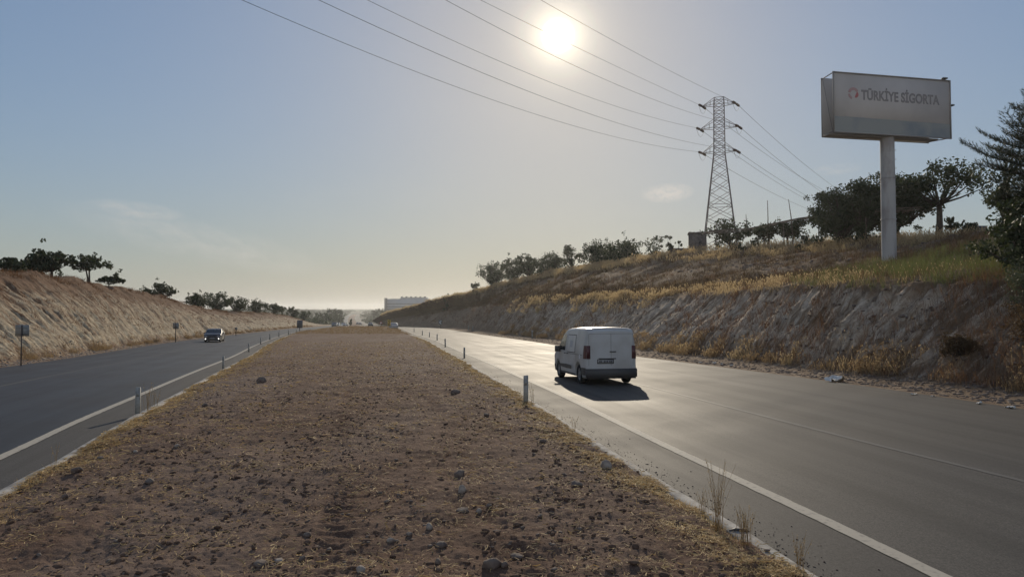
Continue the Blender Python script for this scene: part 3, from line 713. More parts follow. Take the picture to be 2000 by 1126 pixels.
tufts('rust_weeds', np.vstack([T_(6500, 14, 46, 1.9, 3.5, lambda X, Y, T: np.clip(.25+.8*noise2(Y/2, T*1.5, 57)+np.clip((27-Y)/10, 0, 1), 0, 1)), T_(5500, 40, 240, 2.2, 4.9, clump(58, 5, -.3, .4))]), 8, .15, .55, .012, .2, M['rustgrass'], 'rust brown weeds clinging to the right cut slope', 'weeds')
tufts('upper_slope_scrub', T_(11000, 30, 240, 3.2, 5.0, clump(81, 4, -.5, .3)), 9, .15, .6, .013, .22, M['brush'], 'dark brown scrub covering the upper right hillside', 'scrub')
tufts('green_grass', T_(8000, 19, 46, 2.98, 4.3, lambda X, Y, T: np.clip(.9-np.abs(T-3.45)*.6, 0, 1)*np.clip((.25+X/Y-.64)*5, 0, 1)*np.clip(.55+1.6*noise2(X/1.3, Y/1.3, 71), .05, 1)), 9, .12, .75, .012, .18, M['greengrass'], 'green grass and weeds on the bench around the billboard pole', 'grass')
tufts('crest_grass', np.vstack([T_(5500, 50, 330, 4.7, 5.25, clump(60, 4, -.6, .2))]), 8, .25, .75, .012, .3, M['palegrass'], 'sunlit dry grass along the crest of the right hillside', heads=True)
tufts('left_foot_grass', scat_bank(rails_l, -1, 4200, 28, 220, 1.3, 2.15, clump(62, 2.2, -.15, .4)), 8, .10, .36, .011, .18, M['drygrass'], 'dry orange grass along the foot of the left cut slope')
tufts('left_crest_grass', scat_bank(rails_l, -1, 5200, 35, 280, 3.8, 4.3, clump(63, 4, -.3, .4)), 8, .10, .34, .011, .25, M['rustgrass'], 'dry grass along the crest of the left hillside')
tufts('left_slope_weeds', scat_bank(rails_l, -1, 3800, 30, 220, 2.3, 4.0, clump(64, 3, .0, .5)), 7, .08, .28, .010, .15, M['rustgrass'], 'low rusty weeds dotted over the left cut slope', 'weeds')

# ------------------------------------------------------------------ trees
def leaves(cl, rad, per, size, r, flat=1.0):
    n = len(cl)*per; c = np.repeat(np.asarray(cl), per, 0); rr = np.repeat(np.asarray(rad), per)
    d = r.normal(0, 1, (n, 3)); d /= np.linalg.norm(d, axis=1)[:, None]; rad_ = r.uniform(0, 1, n)**.45
    p = c+d*(rad_*rr)[:, None]*[1, 1, flat]
    a = r.normal(0, 1, (n, 3)); a /= np.linalg.norm(a, axis=1)[:, None]; b_ = np.cross(a, r.normal(0, 1, (n, 3))); b_ /= np.linalg.norm(b_, axis=1)[:, None]
    s = (size*r.uniform(.6, 1.3, n))[:, None]
    V = np.stack([p-a*s, p-b_*s*.55, p+a*s, p+b_*s*.55], 1).reshape(-1, 3)
    return V, np.arange(n)[:, None]*4+np.array([[0, 1, 2, 3]])
def tree(base, top, width, label, seed, name='tree', cat='tree', group=None, clumps=34, per=70, leaf=.12, trunk_h=.3, lean=(0, 0), mt=None, crad=.17, flat=.75, shape='round', trunks=1, tr=.05):
    """base xyz, top = height of tree, width = crown width (m)"""
    r = np.random.default_rng(seed); root = empty(name, base); H = top*1.07; hw = width/2
    cz = H*(trunk_h+1)/2; hz = H*(1-trunk_h)/2
    cl = []; rad = []
    while len(cl) < clumps:
        p = r.uniform(-1, 1, 3); q = np.linalg.norm(p)
        if q > 1: continue
        if shape == 'umbrella' and p[2] < -.5+.9*(1-abs(p[0])): 
            if r.uniform() < .75: continue
        if q < .45 and r.uniform() < .15: continue
        q2 = 1+.22*math.sin(3*math.atan2(p[2], p[0])+seed)+.14*math.sin(7*math.atan2(p[2], p[0])+seed*2.3); p = p*q2
        x, y, z = p[0]*hw*.86, p[1]*hw*.86, cz+p[2]*hz*.86
        cl.append((x+lean[0]*H, y+lean[1]*H, z)); rad.append(crad*min(width, H*1.6)*r.uniform(.45, 1.25))
    cl = np.array(cl); rad = np.array(rad)
    dm = np.linalg.norm(cl[:, None]-cl[None], axis=2)+np.eye(len(cl))*99; ok = np.sort(dm, 1)[:, min(2, len(cl)-2)] < (rad*2.0+.02 if len(cl) > 9 else 99)
    if ok.sum() > .7*len(cl): cl = cl[ok]; rad = rad[ok]
    # ragged sprigs outside the crown
    sp = cl+r.normal(0, 1, cl.shape)*rad[:, None]*.8
    V1, f1 = leaves(cl, rad, per, leaf, r, flat); V2, f2 = leaves(sp, rad*.45, max(6, per//4), leaf, r, 1)
    nmesh('crown', np.vstack([V1, V2]), np.vstack([f1, f2+len(V1)]), mt or M['leaf'], root)
    mb = MB(); R0 = max(.05, tr*H)
    for k in range(trunks):
        off = np.array([(k-(trunks-1)/2)*R0*2.5, 0, 0]); forkz = H*max(trunk_h, .12)*(1.15+.2*k)
        bend = np.array([r.normal(0, .05)*H, r.normal(0, .05)*H, 0])
        fork = np.array([lean[0]*forkz+off[0]*2.2, lean[1]*forkz, forkz])+bend
        mb.tube([off+[0, 0, -.3], off+(fork-off)*.35+bend*.6, off+(fork-off)*.7+bend*.3, fork], [R0*1.25, R0*.95, R0*.85, R0*.75], 8)
        sub = cl[k::trunks]
        for c in sub[::1 if clumps < 40 else 2]:
            m1 = fork+(c-fork)*.45+np.array([0, 0, -.07*H])*r.uniform(.2, 1); mb.tube([fork, m1, c], [R0*.42, R0*.26, R0*.08], 5)
    mb.build('trunk', M['bark'], root, smooth=True)
    return tag(root, label, cat, group)
def crest_tree(fn, x, ytop, wpx, Y, label, seed, ybase=None, **k):
    b_ = fn(x, Y); b_[2] -= .15
    zt = P(x, ytop, Y)[2]; return tree(b_, max(zt-b_[2], .8), wpx/F*Y, label, seed, **k)
GR = 'trees along the crest of the right hillside'; GL = 'trees along the crest of the left hillside'
def cy_r(x):   # depth of the right crest along a picture column
    for Y in np.arange(40, 420, 1.0):
        if float(rails_r[5][0](Y))/Y <= (x-1000)/F: return Y
    return 400
def cy_l(x):
    for Y in np.arange(25, 420, 1.0):
        if float(cx_(Y))/Y >= (x-1000)/F: return Y
    return 400
RT = [(963,519,50,2,'round dark tree at the lower left end of the right hillside crest',dict(clumps=90)),
 (1003,511,38,3,'second tree up the right crest, with a pointed top',{}),(1030,502,32,3,'slim tree third up the right crest',{}),
 (1072,501,56,3,'broad low tree on the right crest left of a sky gap',{}),(1115,487,44,4,'tall narrow crowned tree on the right crest with loose sprigs',dict(clumps=22)),
 (1168,481,60,5,'dense bushy tree near the middle of the right crest',{}),(1222,477,70,6,'wide bushy tree left of the feathery shrub on the right crest',{}),
 (1428,436,76,5,'dark leafy tree in front of the pylon foot',dict(clumps=44)),
 (930,560,22,2,'small low bush left of the round dark tree',dict(clumps=14)),(872,577,14,2,'tiny bush far down the right crest by the distant building',dict(clumps=10))]
for i, (x, yt, wp, dy, lb, kw) in enumerate(RT):
    kk = dict(clumps=85, per=52, leaf=.17, trunk_h=.02, crad=.13, group=GR); kk.update(kw)
    crest_tree(snap_r, x, yt-7, wp*1.35, cy_r(x)+dy, lb, 100+i, **kk)
crest_tree(snap_r, 1276, 462, 50, cy_r(1276)+3, 'pale feathery see-through shrub on the right crest', 131, clumps=46, per=12, leaf=.13, trunk_h=.05, crad=.13, mt=M['leafolive'], group=GR)
crest_tree(snap_r, 1311, 456, 24, cy_r(1311)+2, 'spindly sapling with a leafy tuft beside the hut', 132, clumps=7, per=40, leaf=.15, trunk_h=.3, crad=.2, group=GR, tr=.02)
crest_tree(snap_r, 1326, 470, 12, cy_r(1326)+2, 'tiny sapling between the leafy sapling and the hut', 133, clumps=3, per=25, leaf=.13, trunk_h=.5, crad=.25, group=GR, tr=.02)
for i, (x, yt, wp, lb) in enumerate([(1500,444,66,'vine covered fruit tree under the low end of the pergola'),(1545,440,62,'vine covered fruit tree under the middle of the pergola')]):
    crest_tree(snap_r, x, yt, wp, 77, lb, 140+i, clumps=26, per=70, leaf=.13, trunk_h=.42, crad=.17, group=GR, trunks=2)
crest_tree(snap_r, 1640, 364, 118, 66, 'large dense dark tree rising behind the pergola', 150, clumps=95, per=110, leaf=.13, trunk_h=.10, crad=.15, group=GR)
crest_tree(snap_r, 1692, 352, 120, 64, 'dense dark tree just left of the billboard pole', 151, clumps=95, per=110, leaf=.13, trunk_h=.12, crad=.15, group=GR)
crest_tree(snap_r, 1765, 350, 110, 62, 'dense dark tree just right of the billboard pole', 152, clumps=85, per=100, leaf=.13, trunk_h=.2, crad=.15, group=GR)
crest_tree(snap_r, 1834, 336, 198, 58, 'wide spreading tree with a bare forked trunk right of the billboard', 153, clumps=64, per=85, leaf=.13, trunk_h=.42, crad=.105, shape='umbrella', group=GR, tr=.045, trunks=1)
crest_tree(snap_r, 1856, 425, 40, 60, 'small thin tree under the right side of the spreading tree', 154, clumps=16, per=30, leaf=.12, trunk_h=.4, crad=.16, group=GR, tr=.03)
crest_tree(snap_r, 1897, 432, 40, 56, 'low bush on the crest left of the olive shrub', 155, clumps=16, per=60, leaf=.12, trunk_h=.05, crad=.2, group=GR)
tree(snap_r(1982, 27.5), 4.6, 2.7, 'grey green olive shrub below the pine at the right edge', 160, name='olive_shrub', cat='shrub', clumps=60, per=90, leaf=.075, trunk_h=.02, crad=.15, mt=M['leafolive'], shape='round')
tree(snap_r(2010, 24.5), 2.6, 3.0, 'dark shrub under the pine at the right edge of the bench', 161, name='shrub', cat='shrub', clumps=60, per=90, leaf=.085, trunk_h=.02, crad=.16)
for i, (x, Y, T, h_, wd, lb) in enumerate([(1985,20.0,2.3,1.6,2.3,'rusty dry bush at the foot of the slope at the right edge'),(1940,21.8,2.75,1.5,2.3,'dark brown bush halfway up the slope at the right edge'),(1890,22.3,2.2,.7,1.2,'low tangled bush at the slope foot left of the rusty bush'),(1995,21.6,3.0,1.5,2.2,'dark bush on top of the rock face at the right edge')]):
    p_ = on_r(Y, T); tree(p_, h_, wd, lb, 170+i, name='dry_bush', cat='bush', group='bushes on the right slope', clumps=60, per=60, leaf=.035, trunk_h=.02, crad=.13, mt=M['brush'] if i in (0, 2) else M['leafolive'])
LT = [(22,504,60,4,'leftmost dark tree on the left hillside',dict(clumps=34)),(60,500,50,5,'low spreading tree second from the left edge',{}),(97,490,72,2,'broad tree with a short visible trunk on the left crest',dict(trunk_h=.25,clumps=40)),
 (172,502,72,1,'umbrella shaped tree on two thin leaning trunks on the left crest',dict(trunk_h=.42,clumps=30,shape='umbrella',trunks=2,tr=.03,lean=(-.12,0),crad=.13)),
 (214,537,44,1,'small low tree right of the umbrella shaped tree',dict(trunk_h=.2,clumps=24)),(318,553,64,2,'lone round bush tree in the middle of the left crest',dict(clumps=34)),
 (385,575,50,2,'first tree of the dense row on the left crest',{}),(425,574,54,3,'tallest dark tree of the dense row on the left crest',{}),(462,580,46,3,'third tree of the dense row on the left crest',{}),
 (500,587,40,3,'fourth tree of the dense row on the left crest',{}),(533,594,32,3,'fifth tree of the dense row, lower than its neighbours',{}),(552,594,22,2,'slim tree standing out near the end of the dense row',dict(trunk_h=.3,clumps=14)),
 (573,599,22,3,'last tree but one of the dense row',{}),(594,605,24,3,'last low tree of the dense row before the distant road',{})]
for i, (x, yt, wp, dy, lb, kw) in enumerate(LT):
    kk = dict(clumps=62, per=50, leaf=.15, trunk_h=.05, crad=.125, group=GL); kk.update(kw)
    crest_tree(snap_l, x, yt, wp*1.12, cy_l(x)+dy, lb, 200+i, **kk)

# pine: whorls of upswept branches ending in needle brushes
def pine(base, H, rad, label, seed):
    r = np.random.default_rng(seed); root = empty('pine_tree', base); mb = MB()
    mb.tube([(0, 0, -.3), (.05, 0, H*.4), (-.05, .05, H*.75), (0, 0, H)], [.17, .13, .07, .02], 8)
    Vn = []; brushes = []
    for lv in np.linspace(.22, .99, 30):
        z = H*lv; L = float(np.interp(z, [2.4, 3.2, 3.9, 4.4, 4.8, 5.2, 5.7, 6.3, H], [1.5, 2.6, 3.3, 2.6, 1.1, 1.75, 1.5, .8, .1]))
        n_ = 5
        for k in range(n_):
            a = 6.28*k/n_+r.uniform(-.5, .5)+lv*9; l = L*r.uniform(.78, 1.02); d = np.array([math.cos(a), math.sin(a), 0]); sd_ = np.array([-d[1], d[0], 0])
            rise = r.uniform(.25, .5)
            f_ = lambda f: np.array([0, 0, z])+d*l*f+np.array([0, 0, rise*l*f*f])
            mb.tube([f_(0), f_(.35), f_(.7), f_(1)], [.035, .026, .016, .006], 4, cap=False)
            for f in np.linspace(.30, 1, max(4, int(l*5))):
                c = f_(f)
                for q_ in (-1, 1):
                    tw = (1.02-f)*l*.42+.12; e = c+sd_*q_*tw*r.uniform(.6, 1.1)+d*tw*.5+[0, 0, tw*.5]
                    mb.tube([c, e], [.009, .004], 3, cap=False)
                    for g_ in (.45, 1.0) if tw > .3 else (1.0,): brushes.append((c+(e-c)*g_, (e-c)/np.linalg.norm(e-c)+[0, 0, .5]))
                brushes.append((c+[0, 0, .05], d*.6+[0, 0, .8]))
    n = 24
    for q, ax in brushes:
        ax = ax/np.linalg.norm(ax); t_ = r.uniform(-.16, .14, n)[:, None]; c = q+ax*t_
        d = r.normal(0, 1, (n, 3)); d += ax*1.1; d /= np.linalg.norm(d, axis=1)[:, None]; l = r.uniform(.08, .15, n)[:, None]
        s = np.cross(d, ax); s /= np.linalg.norm(s, axis=1)[:, None]+1e-6; s *= .0085
        Vn.append(np.stack([c-s, c+s, c+d*l], 1).reshape(-1, 3))
    V = np.concatenate(Vn); nmesh('needles', V, np.arange(len(V)).reshape(-1, 3), M['needle'], root)
    mb.build('trunk', M['bark'], root, smooth=True)
    return tag(root, label, 'pine tree')
pb = snap_r(2085, 24.0); pine(pb, 8.0, 3.3, 'dark pine with upswept needle tufts cut by the right edge', 5)

# distant woods --------------------------------------------------------------
def far_tree(x, ytop, wpx, Y, label, seed, ybase=None):
    X = (x-1000)/F*Y; z = float(groundz(np.array(X), np.array(float(Y)))) if ybase is None else P(x, ybase, Y)[2]
    return tree(np.array([X, Y, z-.3]), max(P(x, ytop, Y)[2]-z, 2), wpx/F*Y, label, seed, clumps=16, per=36, leaf=.9*Y/900, trunk_h=.1, crad=.24, group='distant trees beside the far road')
for i, (x, yt, wp, Y, lb) in enumerate([(632,604,12,520,'dark pointed distant tree left of the far road'),(646,599,14,620,'tallest distant tree crown on the left of the far road'),(656,598,12,640,'second tall distant tree left of the far road'),(666,602,14,600,'distant tree sloping down towards the far road'),
    (620,610,18,420,'dark low distant tree behind the left cut end'),(640,612,20,430,'broad distant tree above the small oncoming cars'),(662,613,22,480,'broad distant tree right above the oncoming cars'),
    (738,600,10,760,'distant tree just left of the grey building'),(730,603,9,800,'small distant tree second left of the grey building'),(748,603,8,700,'distant tree at the left corner of the grey building'),
    (765,607,20,420,'round bush in front of the left end of the building'),(787,600,20,400,'second round bush in front of the building'),(808,595,22,360,'third round bush in front of the building, higher up'),(828,594,24,330,'fourth round bush in front of the building, highest'),(848,590,22,300,'dark bush where the building meets the right hillside'),(685,622,5,330,'small dark tree on the median of the far road')]):
    far_tree(x, yt, wp, Y, lb, 300+i)
r = np.random.default_rng(77); V = []; fcs = []; cnt = 0
cl = []; rd = []
for i in range(1900):
    Y = r.uniform(380, 2600); s = r.choice([-1, 1]); X = float((RL(min(Y, 2000))+LL(min(Y, 2000)))/2)+s*(17+abs(r.normal(0, 1))*Y*.13)
    if Y > 2000: X -= (Y-2000)*.2
    z = float(groundz(np.array(X), np.array(Y))); h_ = r.uniform(2.0, 4.5)
    for k in range(5): cl.append((X+r.normal(0, 2.5), Y+r.normal(0, 2.5), z+r.uniform(.2, 1)*h_)); rd.append(r.uniform(1.2, 2.8))
for i in range(1500):
    Y = r.uniform(2100, 5200); X = r.uniform(-.65, -.05)*Y; z = float(groundz(np.array(X), np.array(Y))); cl.append((X, Y, z+2)); rd.append(r.uniform(4, 9))
Vw, fw = leaves(np.array(cl), np.array(rd), 26, .9, r, .8)
tag(nmesh('distant_woods', Vw, fw, M['leaf']), 'far off olive groves and woods on both sides of the distant road', 'woods', kind='stuff')

#==SPLIT==
# ------------------------------------------------------------------ vehicles
def make_car(name, spec, paint):
    """local: +y forward, x right, z up, origin on the ground under the centre"""
    L, W, H, belt, tumb, r_ = spec['L'], spec['W'], spec['H'], spec['belt'], spec['tumb'], spec['r']
    ft = sm(*zip(*spec['top'])) if spec.get('smooth') else (lambda y: np.interp(y, *zip(*spec['top'])))
    wy, wr, cl = spec['wheels'], spec['wr'], spec['clear']
    def zb(y):
        z = cl
        for q in wy:
            d = abs(y-q); RR = wr+.055
            if d < RR: z = max(z, wr+math.sqrt(RR*RR-d*d))
        return z
    def hw(y):
        e = min(L/2-y, y+L/2); k = .28; f = 1.0
        if e < k: f = 1-spec['endr']*(1-math.sqrt(max(0, 1-(1-e/k)**2)))
        fr = max(0, (y-L*.22)/(L*.28)); return W/2*f*(1-.05*fr*fr)
    def Tf(z, y):
        t_ = 1.0
        if z < .5: t_ -= .035*((.5-z)/.3)
        if z > belt: t_ -= tumb*((z-belt)/(H-belt))**1.25
        return t_
    def sec(y, s):
        zt = float(ft(y)); z0 = min(zb(y), zt-r_-.02); h = hw(y)
        if s <= .6:
            z = z0+(zt-r_-z0)*s/.6; return h*Tf(z, y), z
        xs = h*Tf(zt-r_, y); cr = spec.get('crown', .03)
        if s <= .78:
            a = (s-.6)/.18*math.pi/2; return xs-r_*1.2*(1-math.cos(a)), zt-r_+r_*math.sin(a)
        f = (s-.78)/.22; xe = xs-r_*1.2; return xe*(1-f), zt+cr*(1-(1-f)**2)
    root = empty(name)
    ys = np.unique(np.concatenate([np.linspace(-L/2, L/2, 70), np.array([L/2-.005, L/2-.02, L/2-.05, L/2-.09, -L/2+.005, -L/2+.02, -L/2+.05, -L/2+.09])]+[np.linspace(q-wr-.06, q+wr+.06, 22) for q in wy]))
    ss = np.concatenate([np.linspace(0, .6, 14), np.linspace(.63, .78, 6), np.linspace(.83, 1, 5)])
    V = []; 
    for y in ys:
        row = [sec(y, s) for s in ss]; pts = [(0, row[0][1])]+row
        pts = [(x, z) for x, z in pts]+[(-x, z) for x, z in row[::-1][1:]]
        V += [(x, y, z) for x, z in pts]
    n = len(pts); F4 = [(i*n+j, i*n+(j+1) % n, (i+1)*n+(j+1) % n, (i+1)*n+j) for i in range(len(ys)-1) for j in range(n)]
    V = np.array(V); mb = MB(); k = len(V)
    c0 = V[:n].mean(0); c1 = V[-n:].mean(0)
    mb.add(V, [q[::-1] for q in F4])
    mb.add(np.vstack([V[:n], c0]), (), [(n, j, (j+1) % n) for j in range(n)]); mb.add(np.vstack([V[-n:], c1]), (), [(n, (j+1) % n, j) for j in range(n)])
    mb.build('body', paint, root, smooth=True)
    def side_patch(nm, y0, y1, z0f, z1f, m, off=.006, both=True, nsub=10, par=root, sides=(1, -1)):
        res = []
        for s_ in sides:
            VV = []; yy = np.linspace(y0, y1, nsub)
            for y in yy:
                a = z0f(y); b_ = min(z1f(y), float(ft(y))-r_*1.0-.015)
                b_ = max(b_, a+.004)
                for f in np.linspace(0, 1, 7):
                    z = a+(b_-a)*f; VV.append((s_*(hw(y)*Tf(z, y)+off), y, z))
            ff = gridfaces(nsub, 7); ff = ff if s_ < 0 else ff[:, ::-1]
            res.append(nmesh(nm, VV, ff, m, par, smooth=True))
        return res
    def top_patch(nm, y0, y1, s0, m, off=.006, nsub=8):
        VV = []
        for y in np.linspace(y0, y1, nsub):
            row = [sec(y, s) for s in np.linspace(s0, 1, 7)]
            row = [(x, z) for x, z in row]+[(-x, z) for x, z in row[::-1][1:]]
            VV += [(x, y, z+off) for x, z in row]
        ff = gridfaces(nsub, 13); return nmesh(nm, VV, ff[:, ::-1], m, root, smooth=True)
    for i, q in enumerate(wy):
        for s_ in (1, -1):
            e = empty('wheel', (s_*(W/2-.13), q, wr)); e.parent = root
            hw_ = .10; mb = MB().lathe([(wr*.62, -hw_), (wr*.9, -hw_), (wr*.98, -hw_*.8), (wr, -hw_*.4), (wr, hw_*.4), (wr*.98, hw_*.8), (wr*.9, hw_), (wr*.62, hw_)], 28, 'x'); mb.build('tyre', M['tyre'], e, True)
            mb = MB(); o_ = s_*hw_*.8
            mb.lathe([(.0, o_), (wr*.18, o_*1.02), (wr*.2, o_*.85), (wr*.55, o_*.7), (wr*.6, o_), (wr*.63, o_)], 20, 'x')
            for k_ in range(7):
                a = k_*2*math.pi/7; mb.box((s_*hw_*.82, math.cos(a)*wr*.38, math.sin(a)*wr*.38), (.02, .05, .05))
            mb.build('rim', M['rim'], e, True)
    return root, dict(side=side_patch, top=top_patch, hw=hw, T=Tf, ft=ft, L=L, W=W, H=H, sec=sec)

# --- the white van
vs = dict(L=4.40, W=1.85, H=1.91, belt=1.02, tumb=.13, r=.10, wheels=(-1.42, 1.36), wr=.335, clear=.24, endr=.10, crown=.03, smooth=True,
    top=[(-2.20,1.77),(-2.12,1.86),(-1.9,1.895),(-1.2,1.905),(-.3,1.90),(.35,1.84),(.75,1.66),(1.05,1.42),(1.3,1.20),(1.55,1.10),(1.85,1.02),(2.1,.86),(2.2,.60)])
van, K = make_car('delivery_van', vs, M['white'])
K['side']('front_door_window', .28, 1.20, lambda y: 1.08+.02*(y-.3), lambda y: 1.66, M['glass'], .007)
# blanked rear side windows: a shallow panel with dark outline
K['side']('blank_window_seam', -1.02, .06, lambda y: 1.03, lambda y: 1.67, M['black'], .003)
K['side']('blank_window_panel', -.985, .025, lambda y: 1.06, lambda y: 1.645, M['white'], .008)
K['side']('sticker', -.66, -.30, lambda y: 1.22, lambda y: 1.46, mat('frosted_sticker', (.42,.43,.45), .5), .012, sides=(-1,))
for y_ in (.17, 1.14):
    K['side']('door_seam', y_-.006, y_+.006, lambda y: .40, lambda y: 1.62 if y_ < 1 else 1.12, M['black'], .003, nsub=2)
K['side']('door_seam', -1.12, -1.108, lambda y: .75, lambda y: 1.6, M['black'], .003, nsub=2)
K['side']('slide_rail', -1.9, -.2, lambda y: .985, lambda y: 1.0, M['black'], .006)
K['side']('rub_strip', -.62, .92, lambda y: .45+.02*abs(y), lambda y: .60-.02*abs(y), M['black'], .028)
K['side']('sill', -1.0, .95, lambda y: .245, lambda y: .315, M['black'], .010)
K['side']('rear_bumper_corner', -2.17, -1.80, lambda y: .33, lambda y: .58, M['black'], .012)
K['side']('front_bumper_corner', 1.74, 2.15, lambda y: .28, lambda y: .50, M['black'], .010)
K['side']('tail_lamp', -2.19, -2.03, lambda y: .88, lambda y: 1.32, M['tail'], .012)
K['side']('fuel_cap', -1.70, -1.54, lambda y: .86-.0, lambda y: 1.0, mat('fuel_cap', (.72,.72,.72), .4), .01, sides=(-1,))
K['side']('head_lamp', 1.85, 2.12, lambda y: .74, lambda y: .88, M['lens'], .008)
K['top']('windscreen', .52, 1.26, .80, M['glass'], .007, 10)
yb = -2.2
def rearbox(nm, x, z, w_, h_, d_, m, y=yb): return MB().box((x, y-d_/2, z), (w_, d_, h_)).build(nm, m, van)
rw = K['hw'](yb)
for s_ in (1, -1):
    # tail lamp faces on the back
    MB().box((s_*(rw*.955), yb+.01, 1.10), (.13, .05, .44)).build('tail_lamp', M['tail'], van)
rear_z = lambda x: 0
bump = MB()
for (z0_, z1_, d_, wx) in ((.27, .52, .09, .90), (.22, .34, .05, .87), (.50, .55, .06, .905)): bump.box((0, yb-d_/2+.03, (z0_+z1_)/2), (2*wx*.98, d_+.06, z1_-z0_))
bump.build('rear_bumper', M['black'], van)
rearbox('door_seam', 0, 1.18, .008, 1.06, .004, M['black'])
rearbox('door_seam', -.78, 1.18, .007, 1.04, .003, M['black']); rearbox('door_seam', .78, 1.18, .007, 1.04, .003, M['black']); rearbox('door_seam', 0, 1.715, 1.56, .008, .003, M['black'])

rearbox('door_handle', .06, 1.115, .22, .035, .03, M['black']); rearbox('plate_lamp_bar', -.14, .885, .60, .03, .035, M['black'])
rearbox('plate_surround', -.20, .79, .58, .15, .010, M['black']); pl = rearbox('number_plate', -.20, .79, .52, .11, .016, M['plate'])
for i, x in enumerate((-.40, -.35, -.24, -.19, -.14, -.05, 0.0)):      # blurred characters of the plate
    MB().box((x, yb-.0175, .79), (.028 if i % 2 else .034, .003, .062 if i % 3 else .055)).build('plate_character', M['ink'], pl).parent = pl
K['top']('roof_edge', -2.12, -2.06, .80, M['white'], .01, 3)
for s_ in (1, -1):
    mz = 1.10; e = MB().box((s_*1.02, 1.02, mz+.02), (.20, .13, .22)).build('wing_mirror', M['black'], van)
    MB().box((s_*.93, 1.05, mz-.07), (.10, .05, .05)).build('mirror_arm', M['black'], e)
    for y_ in (.30, -.05): MB().box((s_*(K['hw'](y_)*K['T'](.98, y_)+.015), y_, .985), (.03, .14, .03)).build('door_handle', M['black'], van)
# interior darkness seen through the side glass is part of the tinted glass; exhaust and axle below
MB().tube([(.45, -2.15, .25), (.45, -1.4, .27)], .03, 8).build('exhaust_pipe', M['steel'], van)
MB().tube([(-.7, -1.42, .33), (.7, -1.42, .33)], .05, 8).build('rear_axle', M['black'], van)
VAN_Y, VAN_X, VAN_H = 25.15, 2.93, 10.6   # centre of the van
van.location = (VAN_X, VAN_Y, float(zr(VAN_Y))); van.rotation_euler = (math.atan2(float(zr(VAN_Y+1.4)-zr(VAN_Y-1.4)), 2.8), 0, R(VAN_H)); van.rotation_mode = 'XYZ'
tag(van, 'white panel van with blank rear doors driving away on the right road', 'van')

# --- sedan family
ss_ = dict(L=4.5, W=1.80, H=1.45, belt=.92, tumb=.20, r=.07, wheels=(-1.35, 1.32), wr=.32, clear=.20, endr=.16, crown=.03, smooth=True,
    top=[(-2.25,.86),(-2.18,1.0),(-1.9,1.07),(-1.55,1.10),(-1.0,1.34),(-.55,1.43),(0,1.45),(.4,1.38),(.9,1.12),(1.15,1.0),(1.7,.92),(2.08,.80),(2.25,.58)])
def sedan(name, paint, lamps_on):
    c, k = make_car(name, ss_, paint)
    k['side']('side_window', -1.05, .82, lambda y: .93, lambda y: 1.33, M['glass'], .006)
    k['top']('windscreen', .42, 1.08, .80, M['glass'], .007); k['top']('rear_screen', -1.50, -.78, .80, M['glass'], .007)
    fy = 2.25
    MB().box((0, fy-.02, .62), (.86, .07, .17)).build('grille', M['black'], c); MB().box((0, fy-.015, .34), (1.3, .08, .16)).build('lower_grille', M['black'], c)
    MB().box((0, fy+.02, .46), (.50, .02, .11)).build('number_plate', M['plate'], c)
    for s_ in (1, -1):
        MB().box((s_*.66, fy-.08, .66), (.30, .16, .12)).build('headlight', M['lens'], c)
        MB().lathe([(0, fy+.015), (.075, fy+.01), (.09, fy-.06)], 12, 'y', (s_*.66, 0, .40)).build('fog_light', M['headlamp'] if lamps_on else M['lens'], c)
        MB().box((s_*.70, -2.22, .86), (.34, .08, .12)).build('tail_lamp', M['tail'], c)
        MB().box((s_*.98, .78, .98), (.17, .10, .13)).build('wing_mirror', paint, c)
    MB().box((0, -2.26, .66), (.50, .02, .11)).build('number_plate', M['plate'], c)
    MB().box((0, -2.24, .38), (1.45, .05, .14)).build('rear_bumper', M['black'], c)
    return c, k
def put(o, x, Y, rz): o.location = (x, Y, float(zr(Y))); o.rotation_euler = (0, 0, rz)
car, _ = sedan('oncoming_car', M['darkcar'], True)
put(car, P(419, 667, 78)[0], 78, math.pi-R(-18)-R(0)); car.rotation_euler = (0, 0, math.pi+R(17))
tag(car, 'dark saloon car with its low lamps lit coming along the left road', 'car')
sil, _ = sedan('silver_car', M['silver'], False)
dirr = lambda f, Y: math.atan2(-(float(f(Y+5))-float(f(Y-5))), 10.0)
def lane(f, Y, off): return float(f(Y))+off
put(sil, P(769, 640, 158)[0], 158, dirr(RL, 158)); tag(sil, 'silver car seen from behind just past the end of the right guide posts', 'car', 'distant cars on the highway')
def far_car(src, x, Y, away, label):
    c = copy_tree(src, None, label); c['group'] = 'distant cars on the highway'
    if 'category' not in c: c['category'] = 'car'
    f = RL if away else LL; put(c, (x-1000)/F*Y, Y, dirr(f, Y)+(0 if away else math.pi)); return c
gry, _ = sedan('grey_car', M['greycar'], False)
put(gry, (724-1000)/F*262, 262, dirr(RL, 262)); tag(gry, 'grey car going away ahead of the silver car', 'car', 'distant cars on the highway')
wht, _ = sedan('white_car', M['white'], True)
put(wht, (672-1000)/F*262, 262, dirr(LL, 262)+math.pi); tag(wht, 'white oncoming car on the far left road', 'car', 'distant cars on the highway')
far_car(gry, 654, 225, False, 'nearest small grey oncoming car at the end of the left cut')
far_car(gry, 675.5, 300, False, 'dark oncoming car right behind the distant white car')
far_car(gry, 704, 400, True, 'lowest dark car of the distant queue going away')
far_car(gry, 698.5, 470, True, 'dark car second in the distant queue going away')
far_car(wht, 702.5, 560, True, 'pale car third in the distant queue going away')
far_car(gry, 699.5, 700, True, 'tiny car farthest up the distant road')
far_car(wht, 660, 285, False, 'pale oncoming car between the grey one and the white one')

